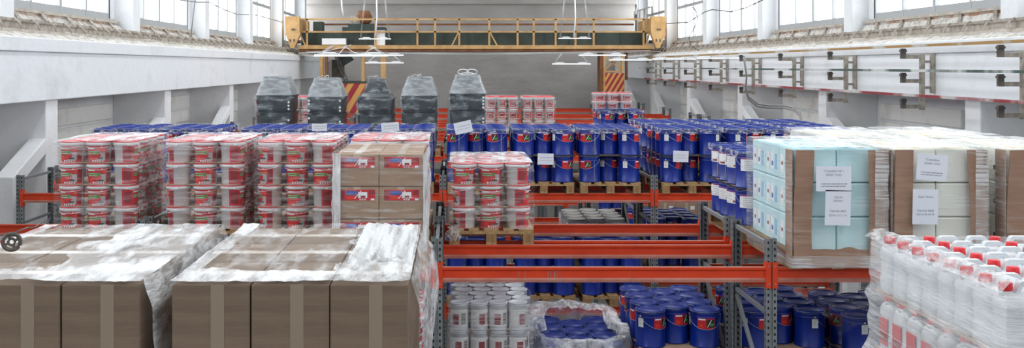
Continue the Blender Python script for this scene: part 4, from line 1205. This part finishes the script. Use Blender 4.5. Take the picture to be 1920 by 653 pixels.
box_load(AQ, 3.20, 8.43, 'aqua box load', 'pale aqua box')
box_load(CRM, 4.03, 8.43, 'cream box load', 'cream white box')
box_load(CRM, 4.97, 8.43, 'edge cream box load', 'cream white box')
box_load(CRM, 4.03, 9.86, 'rear middle box load', 'cream white box', boards=False, full=False)
box_load(CRM, 4.92, 9.86, 'rear edge box load', 'cream white box', boards=False, full=False)
X, Y, Z, w, h = pxn(1530, 1596, 312, 359,8.345)
note(X, Y, Z, w, h, (('"Стройбат № 1', .055, .024), ('ЗКВИ" ООО', .024, .024), ('~', -.045, .015), ('~', -.064, .014)), 'upper white printed sheet on the aqua box load')
X, Y, Z, w, h = pxn(1547, 1595, 357, 423,8.345)
note(X, Y, Z, w, h, (('AQUA', .08, .024), ('GRUNT', .05, .024), ('Партия 0859', -.035, .024), ('Дата 13.11.19', -.07, .024)), 'lower white printed sheet on the aqua box load', tilt=.03)
X, Y, Z, w, h = pxn(1719, 1776, 290, 339,8.345)
note(X, Y, Z, w, h, (('"Стройбат', .055, .024), ('ЗКВИ" ООО', .024, .024), ('~', -.045, .015), ('~', -.064, .014)), 'upper printed sheet on the cream box load, tilted', tilt=.08)
X, Y, Z, w, h = pxn(1711, 1759, 355, 421,8.345)
note(X, Y, Z, w, h, (('Super Grunt', .075, .024), ('Партия 0858', -.04, .024), ('Дата 30.10.19', -.07, .024)), 'lower printed sheet on the cream box load', tilt=.02)
# blank papers on the blue loads
for (x0, x1, y0, y1, D, ti, ds) in ((585, 613, 232, 246, 13.36, .0, 'white paper stuck on fourth load of the blue row'), (715, 748, 230, 247, 13.36, -.08, 'white paper standing on fifth load of the blue row'),
                                    (852, 885, 228, 250, 13.36, -.22, 'tilted white paper on the sixth load of blue row'), (1008, 1038, 288, 309, 13.36, .02, 'white paper strapped to the seventh blue load, mid height'),
                                    (1262, 1291, 283, 304, 13.36, .03, 'white paper strapped to the ninth blue load, mid height')):
    X, Y, Z, w, h = pxn(x0, x1, y0, y1, D)
    note(X, Y, Z, w, h, (('~', h * .1, .02), ('~', -h * .15, .015)), ds, tilt=ti, name='paper_label')

# ---- far racks: bales wrapped in film, bucket loads
def bale(x, yf, top, desc, mode=0, seed=0, tie=False):
    r = empty('wrapped_bale', (x, yf + .5, Z2 + .1445)); tag(r, desc, 'bale', 'dark film-wrapped bales on the fifth rack')
    H = top - (Z2 + .1445)
    def tier(z0, z1, w0, w1, d0, d1, nm, m, off=0, bul=.008, sd=0, yoff=0, xoff=0, dents=True):
        mb = MB(); n = 64; k = 12; hgt = z1 - z0
        def f(u, v):
            a = 2 * PI * (u % 1); c, s = math.cos(a), math.sin(a); e = 9
            q = (abs(c) ** e + abs(s) ** e) ** (-1 / e)
            w = (w0 + (w1 - w0) * v) / 2 + off; d = (d0 + (d1 - d0) * v) / 2 + off
            b = bul * math.sin(PI * v) * (1 + .2 * nz(c * 2, s * 2, v, 1, sd)) + (.006 + off * .5) * nz(c * 5, s * 5, v * 4, 1, sd)
            if nm == 'tier': b += .02 * math.exp(-((v - .96) / .05) ** 2) - .012 * math.exp(-((v - .03) / .06) ** 2)
            if off: b += .012 * (nz(c * 3, s * 3, v * 3, 1, sd + 3) + .5)
            return ((w + b) * c * q + xoff, (d + b) * s * q + yoff, z0 + v * hgt)
        mb.grid(f, n, k)
        top_ = [f(i / n, 1) for i in range(n)]; mb.add(top_, [tuple(range(n))], 0)
        if nm == 'tier' and dents:
            # round bungs showing at the front corners
            for sx in ((1,) if seed in (1, 5) else (-1, 1) if seed == 2 else ()):
                for q in range(4):
                    if nz(sd, q, sx, 3.3) < -.15: continue
                    zc_ = z0 + hgt * (.18 + .2 * q)
                    mb.add([(xoff + sx * (w0 / 2 - .03) + .022 * math.cos(t * PI / 4), yoff - d0 / 2 - bul - .012, zc_ + .022 * math.sin(t * PI / 4)) for t in range(8)], [tuple(range(8))], 1)
        mb.build(nm, [m, 'label_white'] if nm == 'tier' else m, r)
    zs = [0, H - 1.0, H - .66, H - .335]
    for i in range(3): tier(zs[i], zs[i + 1] - .014, .69, .72, .98, .98, 'tier', 'dark_bale', sd=seed + i)
    tp = .45 if mode != 2 else .3
    if mode == 2:
        tier(zs[3] - .0, zs[3] + .06, .72, .56, .98, .6, 'tier', 'dark_bale', sd=seed + 4, bul=.0, dents=False)
        tier(zs[3] + .0, H, .56, tp, .5, .35, 'tier', 'dark_bale', sd=seed + 5, bul=.015, yoff=.15, dents=False)
        tier(zs[3] - .0, H + .012, .60, tp, .55, .38, 'film_skin', 'film_bale', off=.014, sd=seed + 6, yoff=.15)
    else:
        tier(zs[3], H, .72, tp, .98, .62, 'tier', 'dark_bale', sd=seed + 5, bul=.0, dents=False)
        tier(zs[3] - .01, H + .01, .73, tp, .99, .63, 'film_skin', 'film_cap', off=.014, sd=seed + 6, bul=.0)
    tier(.0, zs[2], .74, .74, 1.0, 1.0, 'film_skin', 'film_bale', off=.02, sd=seed + 7, bul=.01)
    tier(zs[2], zs[3] + .01, .74, .74, 1.0, 1.0, 'film_skin', 'film_bale', off=.02, sd=seed + 8)
    t = MB()
    if tie:
        for s in (-1, 1):
            t.tube([(s * .09 + .11 * s * math.cos(a / 12 * 2 * PI), -.1, H + .06 + .05 * math.sin(a / 12 * 2 * PI)) for a in range(12)], .008, 5, closed=True)
        t.tube([(-.15, -.1, H + .02), (0, -.1, H + .06), (.14, -.1, H + .02)], .008, 5)
        t.tube([(.15, -.25, H), (.25, -.35, H - .08), (.33, -.45, H - .3)], .008, 5)
    else:
        t.tube([(-.05, -.1, H), (-.03, -.1, H + .05), (.02, -.1, H + .055), (.03, -.1, H + .01)], .006, 5)
        t.tube([(-.2, -.1, H + .01), (-.1, -.15, H + .05), (.0, -.1, H + .02)], .004, 5)
    t.build('tie_cord', 'lamp_white', r); r.scale = (.92, 1, 1)
zz = E - .21
bale(-3.37, 18.95, E - .20, 'first of five dark bales from the left, criss-cross film on its sloped top', 0, 1)
bale(-2.41, 18.95, E - .23, 'second of five dark bales, broad with smooth film cap', 0, 2)
bale(-1.47, 18.95, E - .24, 'middle one of five dark bales, narrow peak rising behind a low shoulder', 2, 3)
bale(-.64, 18.95, E - .21, 'fourth of five dark bales, right beside the open orange bay', 0, 4)
bale(.27, 18.95, E - .17, 'last of five dark bales, white cord loops knotted on top', 0, 5, True)
for x, w in ((-3.41, 'farthest left'), (-2.42, 'second from left'), (-1.465, 'third from left'), (-.64, 'fourth from left'), (.27, 'fifth from left')):
    put_pallet(x, 19.56, Z2, 'under the dark bale whose centre stands ' + w)
def far_buckets(x, desc, side):
    put_pallet(x, 24.6, Z2, 'under the ' + desc)
    zb = Z2 + .1445
    for l in range(3):
        for c in range(3):
            for q in range(4):
                if l < 2 and not (q == 0 or (side == 'L' and c == 0) or (side == 'R' and c == 2)): continue
                dup(BUCKETS, (x + (c - 1) * .257, 24.14 + q * .27, zb + l * .2725), random.uniform(-.15, .15),
                    'far white bucket, %s-row %s, %s layer up, %s' % (ORD[q], CN[c], ORD[l], desc), 'far white buckets of ' + desc)
        if l < 2: sheet(x, 24.55, zb + (l + 1) * .2725 - .001, .72, 1.06, '%s amid the %s' % (ORD[l], desc))
    film_wrap('stretch_film', x, 24.56, zb + .003, zb + .83, .79, 1.14, 'film_bucket', 'clear film over the ' + desc, amp=.01, close_top=.004, mt='film_bucket', n=70, nzv=16, seed=x)
far_buckets(1.15, 'far load beside the last bale', 'R')
far_buckets(2.03, 'far load in the central bay', 'L')
far_buckets(-4.35, 'far load left of all bales', 'L')
far_buckets(-3.5, 'far load between first bales', 'R')

# ------------------------------------------------------------------ light
wd = bpy.data.worlds.new('World'); bpy.context.scene.world = wd; wd.use_nodes = True
nt = wd.node_tree; bg = nt.nodes['Background'] if 'Background' in nt.nodes else nt.nodes.new('ShaderNodeBackground')
bg.inputs[0].default_value = (.93, .97, 1.0, 1); bg.inputs[1].default_value = 6.2
wd.cycles.sampling_method = 'MANUAL'; wd.cycles.sample_map_resolution = 64

sc = bpy.context.scene
sc.view_settings.view_transform = 'Standard'; sc.view_settings.look = 'None'
sc.view_settings.exposure = 0; sc.view_settings.gamma = 1; sc.view_settings.use_curve_mapping = False
sc.cycles.use_denoising = True
try: sc.cycles.denoiser = 'OPENIMAGEDENOISE'
except Exception: pass
sc.cycles.max_bounces = 10; sc.cycles.diffuse_bounces = 7; sc.cycles.glossy_bounces = 3; sc.cycles.transparent_max_bounces = 14
sc.cycles.sample_clamp_indirect = 6; sc.cycles.caustics_reflective = False; sc.cycles.caustics_refractive = False
# remove prototypes never used
for o in [fp] + [p for p in list(frame_protos.values()) + list(beam_protos.values()) + [PAL, PAIL, PAILW, CAN, BUCKET, BUCKETS, BUCKETG, BUCKETP, JUG, JUGP, CT, CB, NB, AQ, CRM, br] if p.name not in USED]:
    for c in list(o.children): bpy.data.objects.remove(c)
    bpy.data.objects.remove(o)
